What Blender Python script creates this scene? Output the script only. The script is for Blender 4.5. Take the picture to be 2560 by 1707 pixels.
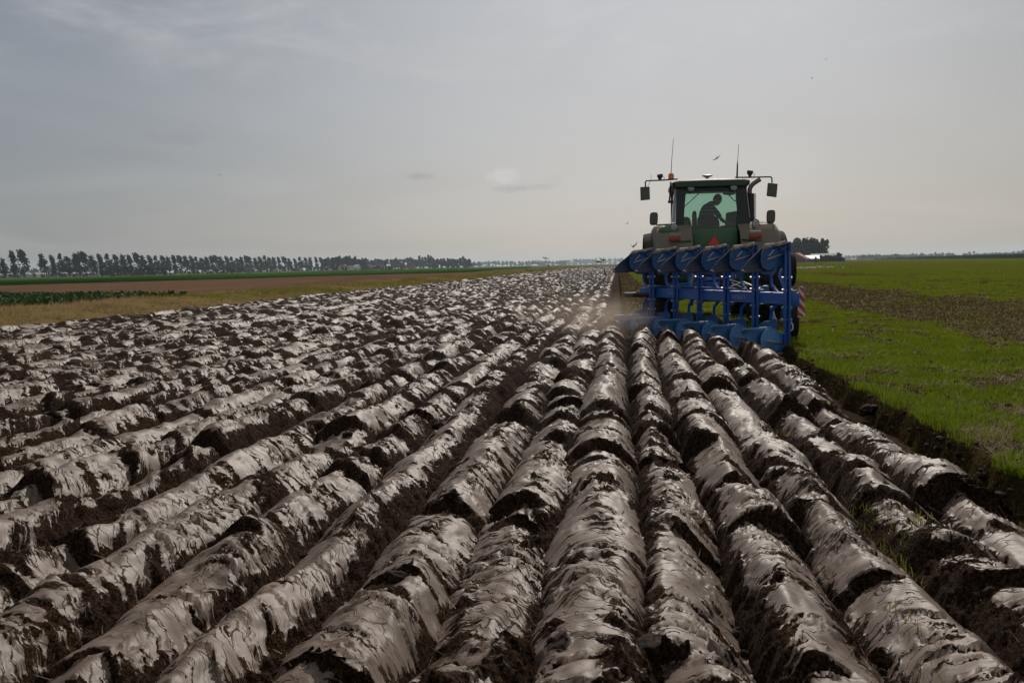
import bpy, bmesh, math, random
import numpy as np
from mathutils import Vector, Matrix

R = math.radians
scene = bpy.context.scene
for o in list(bpy.data.objects):
    bpy.data.objects.remove(o)
COL = scene.collection

# ------------------------------------------------------------------ camera, sky, sun, exposure
CAM_H = 1.35
F_PX = 2300.0                      # focal length in pixels of the 2560 px wide photograph
PITCH = math.atan(189.0 / F_PX)
YAW = math.atan(266.0 / F_PX)      # the camera looks a little left of the furrows (+Y)
ROLL = 0.020
fwd_h = Vector((-math.sin(YAW), math.cos(YAW), 0))
right0 = Vector((math.cos(YAW), math.sin(YAW), 0))
fwd = (fwd_h * math.cos(PITCH) - Vector((0, 0, 1)) * math.sin(PITCH)).normalized()
up0 = right0.cross(fwd).normalized()
cr = (right0 * math.cos(ROLL) - up0 * math.sin(ROLL)).normalized()
cu = cr.cross(fwd).normalized()
cam_data = bpy.data.cameras.new('camera')
cam_data.lens = F_PX / 2560.0 * 36.0
cam_data.sensor_width = 36.0
cam_data.clip_start = 0.1
cam_data.clip_end = 20000.0
cam = bpy.data.objects.new('camera', cam_data)
m3 = Matrix((cr, cu, -fwd)).transposed()
cam.matrix_world = Matrix.Translation((0, 0, CAM_H)) @ m3.to_4x4()
COL.objects.link(cam)
scene.camera = cam

def ray(px, py):
    """direction of a photograph pixel (2560 x 1707)"""
    return (fwd * F_PX + cr * (px - 1280.0) + cu * (853.5 - py)).normalized()

def at_depth(px, py, Y):
    """point seen at that pixel, at world distance Y along the furrows"""
    d = ray(px, py)
    return Vector((0, 0, CAM_H)) + d * (Y / d.y)

def horizon_y(px):
    return 853.5 - 189.0 - (px - 1280.0) * ROLL

def hz(px, depth):
    """ground position below the horizon point at column px, at a camera depth"""
    d = ray(px, horizon_y(px))
    p = d * (depth / d.dot(fwd))
    return p.x, p.y

SUN_EL, SUN_AZ = 39.0, 8.0         # azimuth measured from +Y towards +X
world = bpy.data.worlds.new('World')
scene.world = world
world.use_nodes = True
wn, wl = world.node_tree.nodes, world.node_tree.links
wn.clear()
w_out = wn.new('ShaderNodeOutputWorld')
w_bg = wn.new('ShaderNodeBackground')
w_bg.inputs['Strength'].default_value = 0.107
w_sky = wn.new('ShaderNodeTexSky')
w_sky.sky_type = 'NISHITA'
w_sky.sun_disc = False
w_sky.sun_elevation = R(SUN_EL)
w_sky.sun_rotation = R(SUN_AZ)
w_sky.air_density = 1.0
w_sky.dust_density = 2.0
w_sky.ozone_density = 2.0
wl.new(w_bg.outputs[0], w_out.inputs[0])

def wmath(op, a, b=None, c=None):
    n = wn.new('ShaderNodeMath'); n.operation = op
    for i, v in enumerate((a, b, c)):
        if v is None: continue
        if isinstance(v, (int, float)): n.inputs[i].default_value = v
        else: wl.new(v, n.inputs[i])
    return n.outputs[0]

def wmix(fac, a, b):
    n = wn.new('ShaderNodeMix'); n.data_type = 'RGBA'; n.clamp_factor = True
    for s, v in ((n.inputs[0], fac), (n.inputs[6], a), (n.inputs[7], b)):
        if isinstance(v, (int, float)): s.default_value = v
        elif isinstance(v, tuple): s.default_value = (*v, 1)
        else: wl.new(v, s)
    return n.outputs[2]

# thin high cloud veil over the clear sky: the blue is washed out to a milky grey
w_tc = wn.new('ShaderNodeTexCoord')
w_sep = wn.new('ShaderNodeSeparateXYZ')
wl.new(w_tc.outputs['Generated'], w_sep.inputs[0])
zz = wmath('MAXIMUM', w_sep.outputs[2], 0.0)
den = wmath('ADD', zz, 0.10)
cx_ = wmath('DIVIDE', w_sep.outputs[0], den)
cy_ = wmath('DIVIDE', w_sep.outputs[1], den)
w_comb = wn.new('ShaderNodeCombineXYZ')
wl.new(cx_, w_comb.inputs[0]); wl.new(wmath('MULTIPLY', cy_, 0.75), w_comb.inputs[1])
def wnoise(scale, detail, rough, dist=0.0, vec=None, off=0.0):
    n = wn.new('ShaderNodeTexNoise')
    n.inputs['Scale'].default_value = scale
    n.inputs['Detail'].default_value = detail
    n.inputs['Roughness'].default_value = rough
    n.inputs['Distortion'].default_value = dist
    mp = wn.new('ShaderNodeMapping'); mp.inputs['Location'].default_value = (off, off * .37, off * .11)
    wl.new(vec or w_comb.outputs[0], mp.inputs[0]); wl.new(mp.outputs[0], n.inputs['Vector'])
    return n.outputs[0]
veil_big = wnoise(0.55, 3.0, 0.5, 0.6, off=3.1)
veil_fine = wnoise(1.9, 9.0, 0.62, 0.5, off=7.7)
def wrange(v, a, b, c, d):
    n = wn.new('ShaderNodeMapRange'); n.interpolation_type = 'SMOOTHSTEP'
    wl.new(v, n.inputs[0])
    for i, x in enumerate((a, b, c, d)): n.inputs[i + 1].default_value = x
    return n.outputs[0]
low = wrange(w_sep.outputs[2], 0.0, 0.32, 1.0, 0.0)
side = wrange(w_sep.outputs[0], -0.62, 0.0, 0.0, 1.0)          # the veil turns darker grey-blue towards the left
k_big = wrange(veil_big, 0.34, 0.66, 0.0, 1.0)
k_fine = wrange(veil_fine, 0.45, 0.80, 0.0, 1.0)
grey_blue = (1.50, 1.66, 1.88)
grey_warm = (4.08, 3.86, 3.76)
veil_col = wmix(low, (3.95, 4.05, 4.20), grey_warm)
veil_col = wmix(wmath('MULTIPLY', wmath('SUBTRACT', 1.0, side), 0.78), veil_col, grey_blue)
right_k = wrange(w_sep.outputs[0], 0.10, 0.55, 0.0, 0.85)
veil_col = wmix(right_k, veil_col, (2.60, 2.50, 2.38))
veil_col = wmix(wmath('MULTIPLY', k_big, 0.16), veil_col, (5.2, 5.25, 5.3))
high = wrange(w_sep.outputs[2], 0.13, 0.33, 0.0, 1.0)
veil_col = wmix(wmath('MULTIPLY', wmath('MULTIPLY', k_fine, high), 0.70), veil_col, (5.9, 5.75, 5.6))
w_fin = wmix(0.86, w_sky.outputs[0], veil_col)
# three small flat cumulus far off over the fields, and faint dark bars
def puff(px, py, rx, ry, amt, col, fin, tone=None):
    d = ray(px, py)
    n1 = wn.new('ShaderNodeVectorMath'); n1.operation = 'SUBTRACT'
    wl.new(w_tc.outputs['Generated'], n1.inputs[0]); n1.inputs[1].default_value = tuple(d)
    dr = wn.new('ShaderNodeVectorMath'); dr.operation = 'DOT_PRODUCT'
    wl.new(n1.outputs[0], dr.inputs[0]); dr.inputs[1].default_value = tuple(right0)
    du = wn.new('ShaderNodeVectorMath'); du.operation = 'DOT_PRODUCT'
    wl.new(n1.outputs[0], du.inputs[0]); du.inputs[1].default_value = (0, 0, 1)
    a = wmath('DIVIDE', dr.outputs['Value'], rx / F_PX)
    b = wmath('DIVIDE', du.outputs['Value'], ry / F_PX)
    r2 = wmath('ADD', wmath('MULTIPLY', a, a), wmath('MULTIPLY', b, b))
    nz = wnoise(46.0, 6.0, 0.6, 0.3, vec=w_tc.outputs['Generated'], off=px * .01)
    v = wmath('ADD', wmath('SUBTRACT', 1.0, r2), wmath('MULTIPLY', wmath('SUBTRACT', nz, 0.5), 2.6))
    k = wmath('MULTIPLY', wrange(v, 0.0, 1.1, 0.0, 1.0), amt)
    return wmix(k, fin, col)
for (px, py, rx, ry, amt, col) in (
        (1280, 472, 56, 13, .45, (3.5, 3.5, 3.6)), (1335, 468, 60, 11, .35, (3.3, 3.3, 3.45)), (1262, 442, 52, 26, 1.0, (5.6, 5.45, 5.3)), (1305, 456, 40, 14, .5, (5.0, 4.9, 4.8)),
        (1048, 441, 44, 12, .60, (3.0, 3.05, 3.2)), (1385, 455, 32, 20, .50, (4.8, 4.7, 4.6)),
        (430, 345, 95, 22, .16, (2.2, 2.35, 2.6)), (330, 385, 150, 26, .14, (2.3, 2.45, 2.7)),
        (375, 85, 60, 18, .22, (4.6, 4.7, 4.8)), (480, 150, 100, 26, .22, (4.4, 4.5, 4.6)), (1180, 150, 380, 60, .22, (5.2, 5.1, 5.0))):
    w_fin = puff(px, py, rx, ry, amt, col, w_fin)
wl.new(w_fin, w_bg.inputs['Color'])

sun_d = bpy.data.lights.new('sun', 'SUN')
sun_d.energy = 3.4
sun_d.angle = R(0.6)
sun_d.color = (1.0, 0.93, 0.84)
sun = bpy.data.objects.new('sun', sun_d)
sdir = Vector((math.sin(R(SUN_AZ)) * math.cos(R(SUN_EL)), math.cos(R(SUN_AZ)) * math.cos(R(SUN_EL)), math.sin(R(SUN_EL))))
sun.rotation_euler = sdir.to_track_quat('Z', 'Y').to_euler()
sun.location = (0, 0, 50)
COL.objects.link(sun)

scene.view_settings.view_transform = 'Standard'
scene.view_settings.look = 'None'
scene.view_settings.exposure = 0.0
scene.view_settings.gamma = 1.0
scene.view_settings.use_curve_mapping = False
scene.render.engine = 'CYCLES'
scene.cycles.use_adaptive_sampling = True
scene.cycles.adaptive_threshold = 0.02
scene.cycles.max_bounces = 6
scene.cycles.diffuse_bounces = 2
scene.cycles.glossy_bounces = 2
scene.cycles.transmission_bounces = 4
scene.cycles.transparent_max_bounces = 12
scene.cycles.volume_bounces = 1
scene.cycles.volume_max_steps = 256
scene.cycles.volume_step_rate = 1.0
scene.cycles.use_denoising = True

# ------------------------------------------------------------------ helpers
def tag(o, label=None, cat=None, group=None, kind=None):
    if label: o['label'] = label
    if cat: o['category'] = cat
    if group: o['group'] = group
    if kind: o['kind'] = kind
    return o

def empty(name, loc=(0, 0, 0), rz=0.0, parent=None):
    o = bpy.data.objects.new(name, None)
    o.empty_display_size = 0.2
    o.location = loc; o.rotation_euler = (0, 0, rz)
    COL.objects.link(o)
    if parent: o.parent = parent
    return o

def link_mesh(name, me, mat=None, parent=None):
    o = bpy.data.objects.new(name, me)
    if mat is not None and not me.materials:
        for m_ in (mat if isinstance(mat, (list, tuple)) else [mat]):
            me.materials.append(m_)
    COL.objects.link(o)
    if parent: o.parent = parent
    return o

def np_mesh(name, verts, quads=None, tris=None, smooth=False):
    me = bpy.data.meshes.new(name)
    verts = np.asarray(verts, dtype=np.float32).reshape(-1, 3)
    nq = 0 if quads is None else len(quads)
    nt = 0 if tris is None else len(tris)
    me.vertices.add(len(verts)); me.vertices.foreach_set('co', verts.ravel())
    loops = []
    if nq: loops.append(np.asarray(quads, dtype=np.int32).ravel())
    if nt: loops.append(np.asarray(tris, dtype=np.int32).ravel())
    lp = np.concatenate(loops)
    me.loops.add(len(lp)); me.loops.foreach_set('vertex_index', lp)
    starts = np.concatenate([np.arange(nq, dtype=np.int32) * 4, nq * 4 + np.arange(nt, dtype=np.int32) * 3]).astype(np.int32)
    me.polygons.add(nq + nt)
    me.polygons.foreach_set('loop_start', starts)
    if smooth: me.polygons.foreach_set('use_smooth', np.ones(nq + nt, dtype=bool))
    me.update(calc_edges=True)
    return me

def add_attr(me, name, typ, data):
    a = me.attributes.new(name, typ, 'POINT')
    a.data.foreach_set('vector' if typ == 'FLOAT_VECTOR' else ('color' if typ == 'FLOAT_COLOR' else 'value'), np.asarray(data, dtype=np.float32).ravel())

def hash2(xi, yi, seed):
    h = (xi.astype(np.int64) * 374761393 + yi.astype(np.int64) * 668265263 + int(seed) * 1442695041) & 0xFFFFFFFF
    h = ((h ^ (h >> 13)) * 1274126177) & 0xFFFFFFFF
    h = h ^ (h >> 16)
    return (h & 0xFFFFFF).astype(np.float64) / 16777215.0

def vnoise(x, y, seed=0):
    xf = np.floor(x); yf = np.floor(y)
    xi = xf.astype(np.int64); yi = yf.astype(np.int64)
    u = x - xf; v = y - yf
    u = u * u * (3 - 2 * u); v = v * v * (3 - 2 * v)
    a = hash2(xi, yi, seed); b = hash2(xi + 1, yi, seed)
    c = hash2(xi, yi + 1, seed); d = hash2(xi + 1, yi + 1, seed)
    return (a * (1 - u) + b * u) * (1 - v) + (c * (1 - u) + d * u) * v

def fbm(x, y, seed=0, octv=4, gain=0.5):
    s = 0.0; amp = 1.0; tot = 0.0
    for k in range(octv):
        s = s + amp * vnoise(x * 2 ** k + 17.3 * k, y * 2 ** k - 9.1 * k, seed + k * 31)
        tot += amp; amp *= gain
    return s / tot

def sstep(a, b, x):
    t = np.clip((x - a) / (b - a), 0, 1)
    return t * t * (3 - 2 * t)

class MB:
    """collects shapes and links them as one mesh object"""
    def __init__(s): s.bm = bmesh.new()
    def verts_faces(s, vs, fs):
        bv = [s.bm.verts.new(v) for v in vs]
        for f in fs:
            try: s.bm.faces.new([bv[i] for i in f])
            except ValueError: pass
        return bv
    def box(s, c, d, rot=None, bev=0.0):
        M = Matrix.Translation(Vector(c)) @ (rot.to_4x4() if rot is not None else Matrix())
        r = bmesh.ops.create_cube(s.bm, size=1.0)
        for v in r['verts']: v.co = Vector((v.co.x * d[0], v.co.y * d[1], v.co.z * d[2]))
        if bev > 0:
            es = list({e for v in r['verts'] for e in v.link_edges})
            rb = bmesh.ops.bevel(s.bm, geom=es, offset=min(bev, min(d) * .45), segments=2, affect='EDGES', profile=0.5)
            vs = list({v for f in rb['faces'] for v in f.verts} | {v for v in r['verts'] if v.is_valid})
        else: vs = r['verts']
        for v in vs: v.co = M @ v.co
        return s
    def tube(s, pts, rad, n=8, caps=True):
        pts = [Vector(p) for p in pts]
        rads = rad if isinstance(rad, (list, tuple)) else [rad] * len(pts)
        rings = []
        prev = None
        for i, p in enumerate(pts):
            if i == 0: t = pts[1] - pts[0]
            elif i == len(pts) - 1: t = pts[-1] - pts[-2]
            else: t = (pts[i + 1] - pts[i]).normalized() + (pts[i] - pts[i - 1]).normalized()
            t.normalize()
            if prev is None:
                a = Vector((0, 0, 1)) if abs(t.z) < .9 else Vector((1, 0, 0))
                u = t.cross(a).normalized()
            else:
                u = (prev - t * prev.dot(t)).normalized()
            prev = u; w = t.cross(u)
            rings.append([s.bm.verts.new(p + (u * math.cos(2 * math.pi * k / n) + w * math.sin(2 * math.pi * k / n)) * rads[i]) for k in range(n)])
        for i in range(len(rings) - 1):
            for k in range(n):
                s.bm.faces.new((rings[i][k], rings[i][(k + 1) % n], rings[i + 1][(k + 1) % n], rings[i + 1][k]))
        if caps:
            s.bm.faces.new(rings[0][::-1]); s.bm.faces.new(rings[-1])
        return s
    def lathe(s, prof, c=(0, 0, 0), axis='Z', n=24, closed=False):
        """prof: list of (radius, height along axis)"""
        rings = []
        for (r, h) in prof:
            ring = []
            for k in range(n):
                a = 2 * math.pi * k / n
                x, y, z = r * math.cos(a), r * math.sin(a), h
                if axis == 'X': x, y, z = h, r * math.cos(a), r * math.sin(a)
                elif axis == 'Y': x, y, z = r * math.cos(a), h, r * math.sin(a)
                ring.append(s.bm.verts.new((x + c[0], y + c[1], z + c[2])))
            rings.append(ring)
        m = len(rings)
        for i in range(m if closed else m - 1):
            a, b = rings[i], rings[(i + 1) % m]
            for k in range(n):
                s.bm.faces.new((a[k], a[(k + 1) % n], b[(k + 1) % n], b[k]))
        if not closed:
            if prof[0][0] > 1e-5: s.bm.faces.new(rings[0][::-1])
            if prof[-1][0] > 1e-5: s.bm.faces.new(rings[-1])
        return s
    def prism(s, poly, axis, a, b):
        """extrude a 2D polygon along an axis from a to b; poly in the other two coordinates"""
        def P(u, v, w):
            return {'X': (w, u, v), 'Y': (u, w, v), 'Z': (u, v, w)}[axis]
        n = len(poly)
        vs = [P(u, v, a) for u, v in poly] + [P(u, v, b) for u, v in poly]
        fs = [list(range(n))[::-1], list(range(n, 2 * n))] + [[i, (i + 1) % n, n + (i + 1) % n, n + i] for i in range(n)]
        s.verts_faces(vs, fs)
        return s
    def loft(s, rings, caps=True):
        rr = [[s.bm.verts.new(p) for p in ring] for ring in rings]
        n = len(rr[0])
        for i in range(len(rr) - 1):
            for k in range(n):
                s.bm.faces.new((rr[i][k], rr[i][(k + 1) % n], rr[i + 1][(k + 1) % n], rr[i + 1][k]))
        if caps:
            s.bm.faces.new(rr[0][::-1]); s.bm.faces.new(rr[-1])
        return s
    def mesh(s, name, smooth=False):
        bmesh.ops.recalc_face_normals(s.bm, faces=s.bm.faces)
        me = bpy.data.meshes.new(name)
        s.bm.to_mesh(me); s.bm.free()
        if smooth:
            me.polygons.foreach_set('use_smooth', np.ones(len(me.polygons), dtype=bool))
            me.set_sharp_from_angle(angle=R(38))
        return me
    def build(s, name, mat, parent=None, smooth=True, bevel=0.0):
        o = link_mesh(name, s.mesh(name, smooth), mat, parent)
        if bevel > 0:
            b = o.modifiers.new('bevel', 'BEVEL'); b.width = bevel; b.segments = 2; b.limit_method = 'ANGLE'
        return o

def copy_tree(o, parent=None):
    c = o.copy(); COL.objects.link(c)
    if parent is not None:
        c.parent = parent
        c.matrix_parent_inverse = o.matrix_parent_inverse.copy()
    for ch in [x for x in KIDS.get(o.name, o.children)]:
        copy_tree(ch, c)
    return c
KIDS = {}

# ------------------------------------------------------------------ materials
class NT:
    def __init__(s, name):
        s.m = bpy.data.materials.new(name); s.m.use_nodes = True
        s.n, s.l = s.m.node_tree.nodes, s.m.node_tree.links
        s.n.clear()
        s.out = s.n.new('ShaderNodeOutputMaterial')
    def put(s, sock, v):
        if v is None: return
        if isinstance(v, (int, float)): sock.default_value = v
        elif isinstance(v, tuple): sock.default_value = (*v, 1) if len(v) == 3 and sock.type == 'RGBA' else v
        else: s.l.new(v, sock)
    def math(s, op, a, b=None, c=None, clamp=False):
        n = s.n.new('ShaderNodeMath'); n.operation = op; n.use_clamp = clamp
        for i, v in enumerate((a, b, c)): s.put(n.inputs[i], v)
        return n.outputs[0]
    def mix(s, f, a, b):
        n = s.n.new('ShaderNodeMix'); n.data_type = 'RGBA'
        s.put(n.inputs[0], f); s.put(n.inputs[6], a); s.put(n.inputs[7], b)
        return n.outputs[2]
    def rng(s, v, a, b, c=0.0, d=1.0, smooth=True):
        n = s.n.new('ShaderNodeMapRange')
        if smooth: n.interpolation_type = 'SMOOTHSTEP'
        s.put(n.inputs[0], v)
        for i, x in enumerate((a, b, c, d)): n.inputs[i + 1].default_value = x
        return n.outputs[0]
    def coord(s, kind='Object'):
        return s.n.new('ShaderNodeTexCoord').outputs[kind]
    def pos(s):
        return s.n.new('ShaderNodeNewGeometry').outputs['Position']
    def normal(s):
        return s.n.new('ShaderNodeNewGeometry').outputs['Normal']
    def attr(s, name, out='Fac'):
        n = s.n.new('ShaderNodeAttribute'); n.attribute_name = name
        return n.outputs[out]
    def mapping(s, vec, scale=(1, 1, 1), loc=(0, 0, 0), rot=(0, 0, 0)):
        n = s.n.new('ShaderNodeMapping')
        s.l.new(vec, n.inputs[0]); n.inputs['Scale'].default_value = scale; n.inputs['Location'].default_value = loc
        n.inputs['Rotation'].default_value = rot
        return n.outputs[0]
    def noise(s, vec, scale, detail=4.0, rough=0.5, dist=0.0, out=0):
        n = s.n.new('ShaderNodeTexNoise')
        if vec is not None: s.l.new(vec, n.inputs['Vector'])
        n.inputs['Scale'].default_value = scale; n.inputs['Detail'].default_value = detail
        n.inputs['Roughness'].default_value = rough; n.inputs['Distortion'].default_value = dist
        return n.outputs[out]
    def voro(s, vec, scale, feature='F1', rand=1.0):
        n = s.n.new('ShaderNodeTexVoronoi'); n.feature = feature
        if vec is not None: s.l.new(vec, n.inputs['Vector'])
        n.inputs['Scale'].default_value = scale
        if 'Randomness' in n.inputs: n.inputs['Randomness'].default_value = rand
        return n.outputs['Distance']
    def sep(s, vec):
        n = s.n.new('ShaderNodeSeparateXYZ'); s.l.new(vec, n.inputs[0]); return n.outputs
    def bump(s, h, dist, strength=1.0, nrm=None):
        n = s.n.new('ShaderNodeBump'); n.inputs['Distance'].default_value = dist; n.inputs['Strength'].default_value = strength
        s.l.new(h, n.inputs['Height'])
        if nrm is not None: s.l.new(nrm, n.inputs['Normal'])
        return n.outputs[0]
    def bsdf(s, color, rough=0.5, metal=0.0, spec=0.5, nrm=None, **kw):
        n = s.n.new('ShaderNodeBsdfPrincipled')
        s.put(n.inputs['Base Color'], color); s.put(n.inputs['Roughness'], rough)
        s.put(n.inputs['Metallic'], metal); s.put(n.inputs['Specular IOR Level'], spec)
        if nrm is not None: s.l.new(nrm, n.inputs['Normal'])
        for k, v in kw.items(): s.put(n.inputs[k], v)
        return n.outputs[0]
    def done(s, shader):
        s.l.new(shader, s.out.inputs['Surface']); return s.m

def paint(name, col, rough=0.4, dust=0.35, dust_col=(0.16, 0.125, 0.095), metal=0.0, chips=0.0, spec=0.5, wear_scale=3.0):
    t = NT(name)
    p = t.coord('Object')
    n1 = t.noise(p, wear_scale, 6, 0.6)
    n2 = t.noise(p, wear_scale * 9, 5, 0.6)
    z = t.sep(t.normal())[2]
    upw = t.rng(z, 0.0, 1.0, 0.0, 0.35)
    amt = t.math('ADD', t.math('MULTIPLY', t.math('ADD', n1, t.math('MULTIPLY', n2, 0.5)), 0.8), upw)
    k = t.math('MULTIPLY', t.rng(amt, 0.45, 1.05, 0.0, 1.0), dust)
    c0 = t.mix(t.rng(n2, 0.3, 0.7), tuple(x * 0.82 for x in col), tuple(min(1, x * 1.12) for x in col))
    c = t.mix(k, c0, dust_col)
    if chips > 0:
        c = t.mix(t.math('MULTIPLY', t.rng(t.noise(p, 22, 4, 0.7), 0.62, 0.70), chips), c, (0.06, 0.035, 0.025))
    rr = t.math('ADD', t.math('MULTIPLY', k, 0.5), t.rng(n2, 0.2, 0.8, rough - 0.06, rough + 0.1), clamp=True)
    return t.done(t.bsdf(c, rr, metal, spec, t.bump(n2, 0.002, 0.25)))

def leafy(name, c1, c2, transl=0.35, rough=0.6, scale=0.4):
    """foliage or grass: colour varies from clump to clump, some light comes through"""
    t = NT(name)
    p = t.pos()
    n = t.noise(p, scale, 3, 0.6)
    n2 = t.noise(p, scale * 14, 2, 0.6)
    c = t.mix(t.rng(n, 0.3, 0.7), c1, c2)
    c = t.mix(t.rng(n2, 0.25, 0.75, 0.0, 0.4), c, tuple(x * 0.45 for x in c1))
    a = t.bsdf(c, rough, 0, 0.12)
    tr = t.n.new('ShaderNodeBsdfTranslucent'); t.l.new(t.mix(0.5, c, tuple(min(1, x * 1.7) for x in c2)), tr.inputs[0])
    mx = t.n.new('ShaderNodeMixShader'); mx.inputs[0].default_value = transl
    t.l.new(a, mx.inputs[1]); t.l.new(tr.outputs[0], mx.inputs[2])
    return t.done(mx.outputs[0])

M = {}
# the smeared, shiny side of a furrow slice against torn crumbly earth
def soil_material():
    t = NT('turned_clay')
    strip = t.attr('strip', 'Vector')      # x across the ridge, y along it (skewed with the cracks), z differs per ridge
    smear = t.attr('smear')
    pos = t.pos()
    st = t.mapping(strip, (2.2, 19.0, 1.0))
    n_streak = t.noise(st, 1.0, 6, 0.62, 0.25)
    st2 = t.mapping(strip, (7.0, 62.0, 1.0))
    n_str2 = t.noise(st2, 1.0, 4, 0.6, 0.3)
    n_blot = t.noise(pos, 9.0, 8, 0.68)
    v = t.math('ADD', smear, t.math('MULTIPLY', t.math('SUBTRACT', n_streak, 0.5), 1.9))
    v = t.math('ADD', v, t.math('MULTIPLY', t.math('SUBTRACT', n_str2, 0.5), 1.15))
    v = t.math('ADD', v, t.math('MULTIPLY', t.math('SUBTRACT', n_blot, 0.5), 1.7))
    mask = t.rng(v, 0.44, 0.50)
    # fine drying cracks over the smeared face
    w = t.noise(pos, 14.0, 3, 0.6, out=1)
    wv = t.n.new('ShaderNodeVectorMath'); wv.operation = 'SCALE'; t.l.new(w, wv.inputs[0]); wv.inputs['Scale'].default_value = 0.06
    wa = t.n.new('ShaderNodeVectorMath'); wa.operation = 'ADD'; t.l.new(strip, wa.inputs[0]); t.l.new(wv.outputs[0], wa.inputs[1])
    cr_v = t.voro(t.mapping(wa.outputs[0], (8.0, 17.0, 1.0)), 1.0, 'DISTANCE_TO_EDGE')
    crack = t.math('MULTIPLY', t.rng(cr_v, 0.0, 0.06, 1.0, 0.0), t.rng(t.noise(pos, 3.0, 3, 0.6), 0.38, 0.55))
    mask = t.math('MULTIPLY', mask, t.math('SUBTRACT', 1.0, t.math('MULTIPLY', crack, 0.85)))
    crumb = t.noise(pos, 70.0, 6, 0.72)
    crumb2 = t.noise(pos, 24.0, 5, 0.65)
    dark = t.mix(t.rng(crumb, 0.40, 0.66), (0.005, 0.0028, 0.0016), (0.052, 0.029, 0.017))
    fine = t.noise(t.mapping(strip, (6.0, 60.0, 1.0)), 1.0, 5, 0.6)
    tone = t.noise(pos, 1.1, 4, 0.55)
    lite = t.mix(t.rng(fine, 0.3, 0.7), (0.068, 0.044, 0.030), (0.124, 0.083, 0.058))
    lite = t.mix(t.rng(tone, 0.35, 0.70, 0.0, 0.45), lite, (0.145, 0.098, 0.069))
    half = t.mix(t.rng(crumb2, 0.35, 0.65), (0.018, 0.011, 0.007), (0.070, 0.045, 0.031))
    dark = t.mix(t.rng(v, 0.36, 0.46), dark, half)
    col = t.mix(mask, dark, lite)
    rough = t.math('ADD', t.math('MULTIPLY', mask, -0.37), 0.94)
    rough = t.math('ADD', rough, t.math('MULTIPLY', t.math('SUBTRACT', fine, 0.5), 0.25))
    h = t.math('ADD', t.math('MULTIPLY', mask, 0.55), t.math('MULTIPLY', t.math('MULTIPLY', t.math('SUBTRACT', 1.0, mask), crumb2), 0.9))
    h = t.math('ADD', h, t.math('MULTIPLY', t.math('MULTIPLY', t.math('SUBTRACT', 1.0, mask), crumb), 0.35))
    nb = t.bump(h, 0.022, 1.0)
    nb = t.bump(fine, 0.004, 0.8, nb)
    sp = t.math('ADD', t.math('MULTIPLY', mask, 0.40), 0.03)
    return t.done(t.bsdf(col, rough, 0, sp, nb))
M['clay'] = soil_material()

def crumb_material():
    t = NT('crumbly_earth')
    p = t.pos()
    a = t.noise(p, 45, 6, 0.72); b = t.noise(p, 5, 4, 0.6)
    c = t.mix(t.rng(a, 0.40, 0.66), (0.005, 0.003, 0.002), (0.046, 0.028, 0.018))
    c = t.mix(t.rng(b, 0.4, 0.7, 0, 0.35), c, (0.07, 0.05, 0.036))
    return t.done(t.bsdf(c, 0.92, 0, 0.15, t.bump(a, 0.02, 0.9)))
M['crumb'] = crumb_material()

def trench_material():
    t = NT('furrow_floor_earth')
    p = t.pos()
    a = t.noise(p, 30, 6, 0.7); b = t.noise(t.mapping(p, (3.0, 0.35, 1)), 1.0, 4, 0.6)
    c = t.mix(t.rng(a, 0.3, 0.7), (0.022, 0.015, 0.011), (0.060, 0.041, 0.029))
    c = t.mix(t.rng(b, 0.35, 0.7, 0, 0.5), c, (0.075, 0.053, 0.039))
    return t.done(t.bsdf(c, 0.95, 0, 0.0, t.bump(a, 0.03, 1.0)))
M['trench'] = trench_material()

def sward_material():
    """young green crop over earth with strips of straw litter lying along the furrow direction"""
    t = NT('sward_earth')
    p = t.pos(); g = t.attr('green')
    a = t.noise(p, 26, 6, 0.7); b = t.noise(p, 2.2, 5, 0.62); far = t.noise(t.mapping(p, (1, .45, 1)), 0.35, 6, 0.65)
    earth = t.mix(t.rng(a, 0.3, 0.7), (0.014, 0.010, 0.004), (0.056, 0.040, 0.016))
    earth = t.mix(t.rng(t.noise(p, 60, 3, 0.6), 0.60, 0.72, 0, 0.7), earth, (0.26, 0.20, 0.12))
    green = t.mix(t.rng(b, 0.3, 0.7), (0.046, 0.060, 0.003), (0.092, 0.100, 0.006))
    k = t.math('ADD', g, t.math('MULTIPLY', t.math('SUBTRACT', b, 0.5), 0.7))
    k = t.math('ADD', k, t.math('MULTIPLY', t.math('SUBTRACT', a, 0.5), 0.6))
    k = t.math('ADD', k, t.math('MULTIPLY', t.math('SUBTRACT', far, 0.5), 0.9))
    c = t.mix(t.rng(k, 0.35, 0.75), earth, green)
    return t.done(t.bsdf(c, 0.95, 0, 0.0, t.bump(a, 0.03, 0.8)))
M['sward'] = sward_material()

def flat_field(name, c1, c2, sx=0.3, sy=0.05, big=0.02, rough=0.95, rot=0.0):
    t = NT(name)
    p = t.pos()
    a = t.noise(t.mapping(p, (sx, sy, 1), rot=(0, 0, rot)), 1.0, 5, 0.6); b = t.noise(p, big, 4, 0.6); f = t.noise(p, 6.0, 4, 0.7)
    k = t.math('ADD', t.math('MULTIPLY', a, 0.45), t.math('ADD', t.math('MULTIPLY', b, 0.3), t.math('MULTIPLY', f, 0.25)))
    return t.done(t.bsdf(t.mix(t.rng(k, 0.4, 0.6), c1, c2), rough, 0, 0.0))
M['ground'] = flat_field('meadow_ground', (0.055, 0.070, 0.018), (0.095, 0.095, 0.030), 0.02, 0.02, 0.004)
M['bare'] = flat_field('bare_soil_field', (0.085, 0.050, 0.030), (0.120, 0.074, 0.046), 0.25, 0.03, 0.03)
M['crop'] = flat_field('green_crop', (0.022, 0.060, 0.008), (0.040, 0.095, 0.012), 0.6, 0.05, 0.05)
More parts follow.
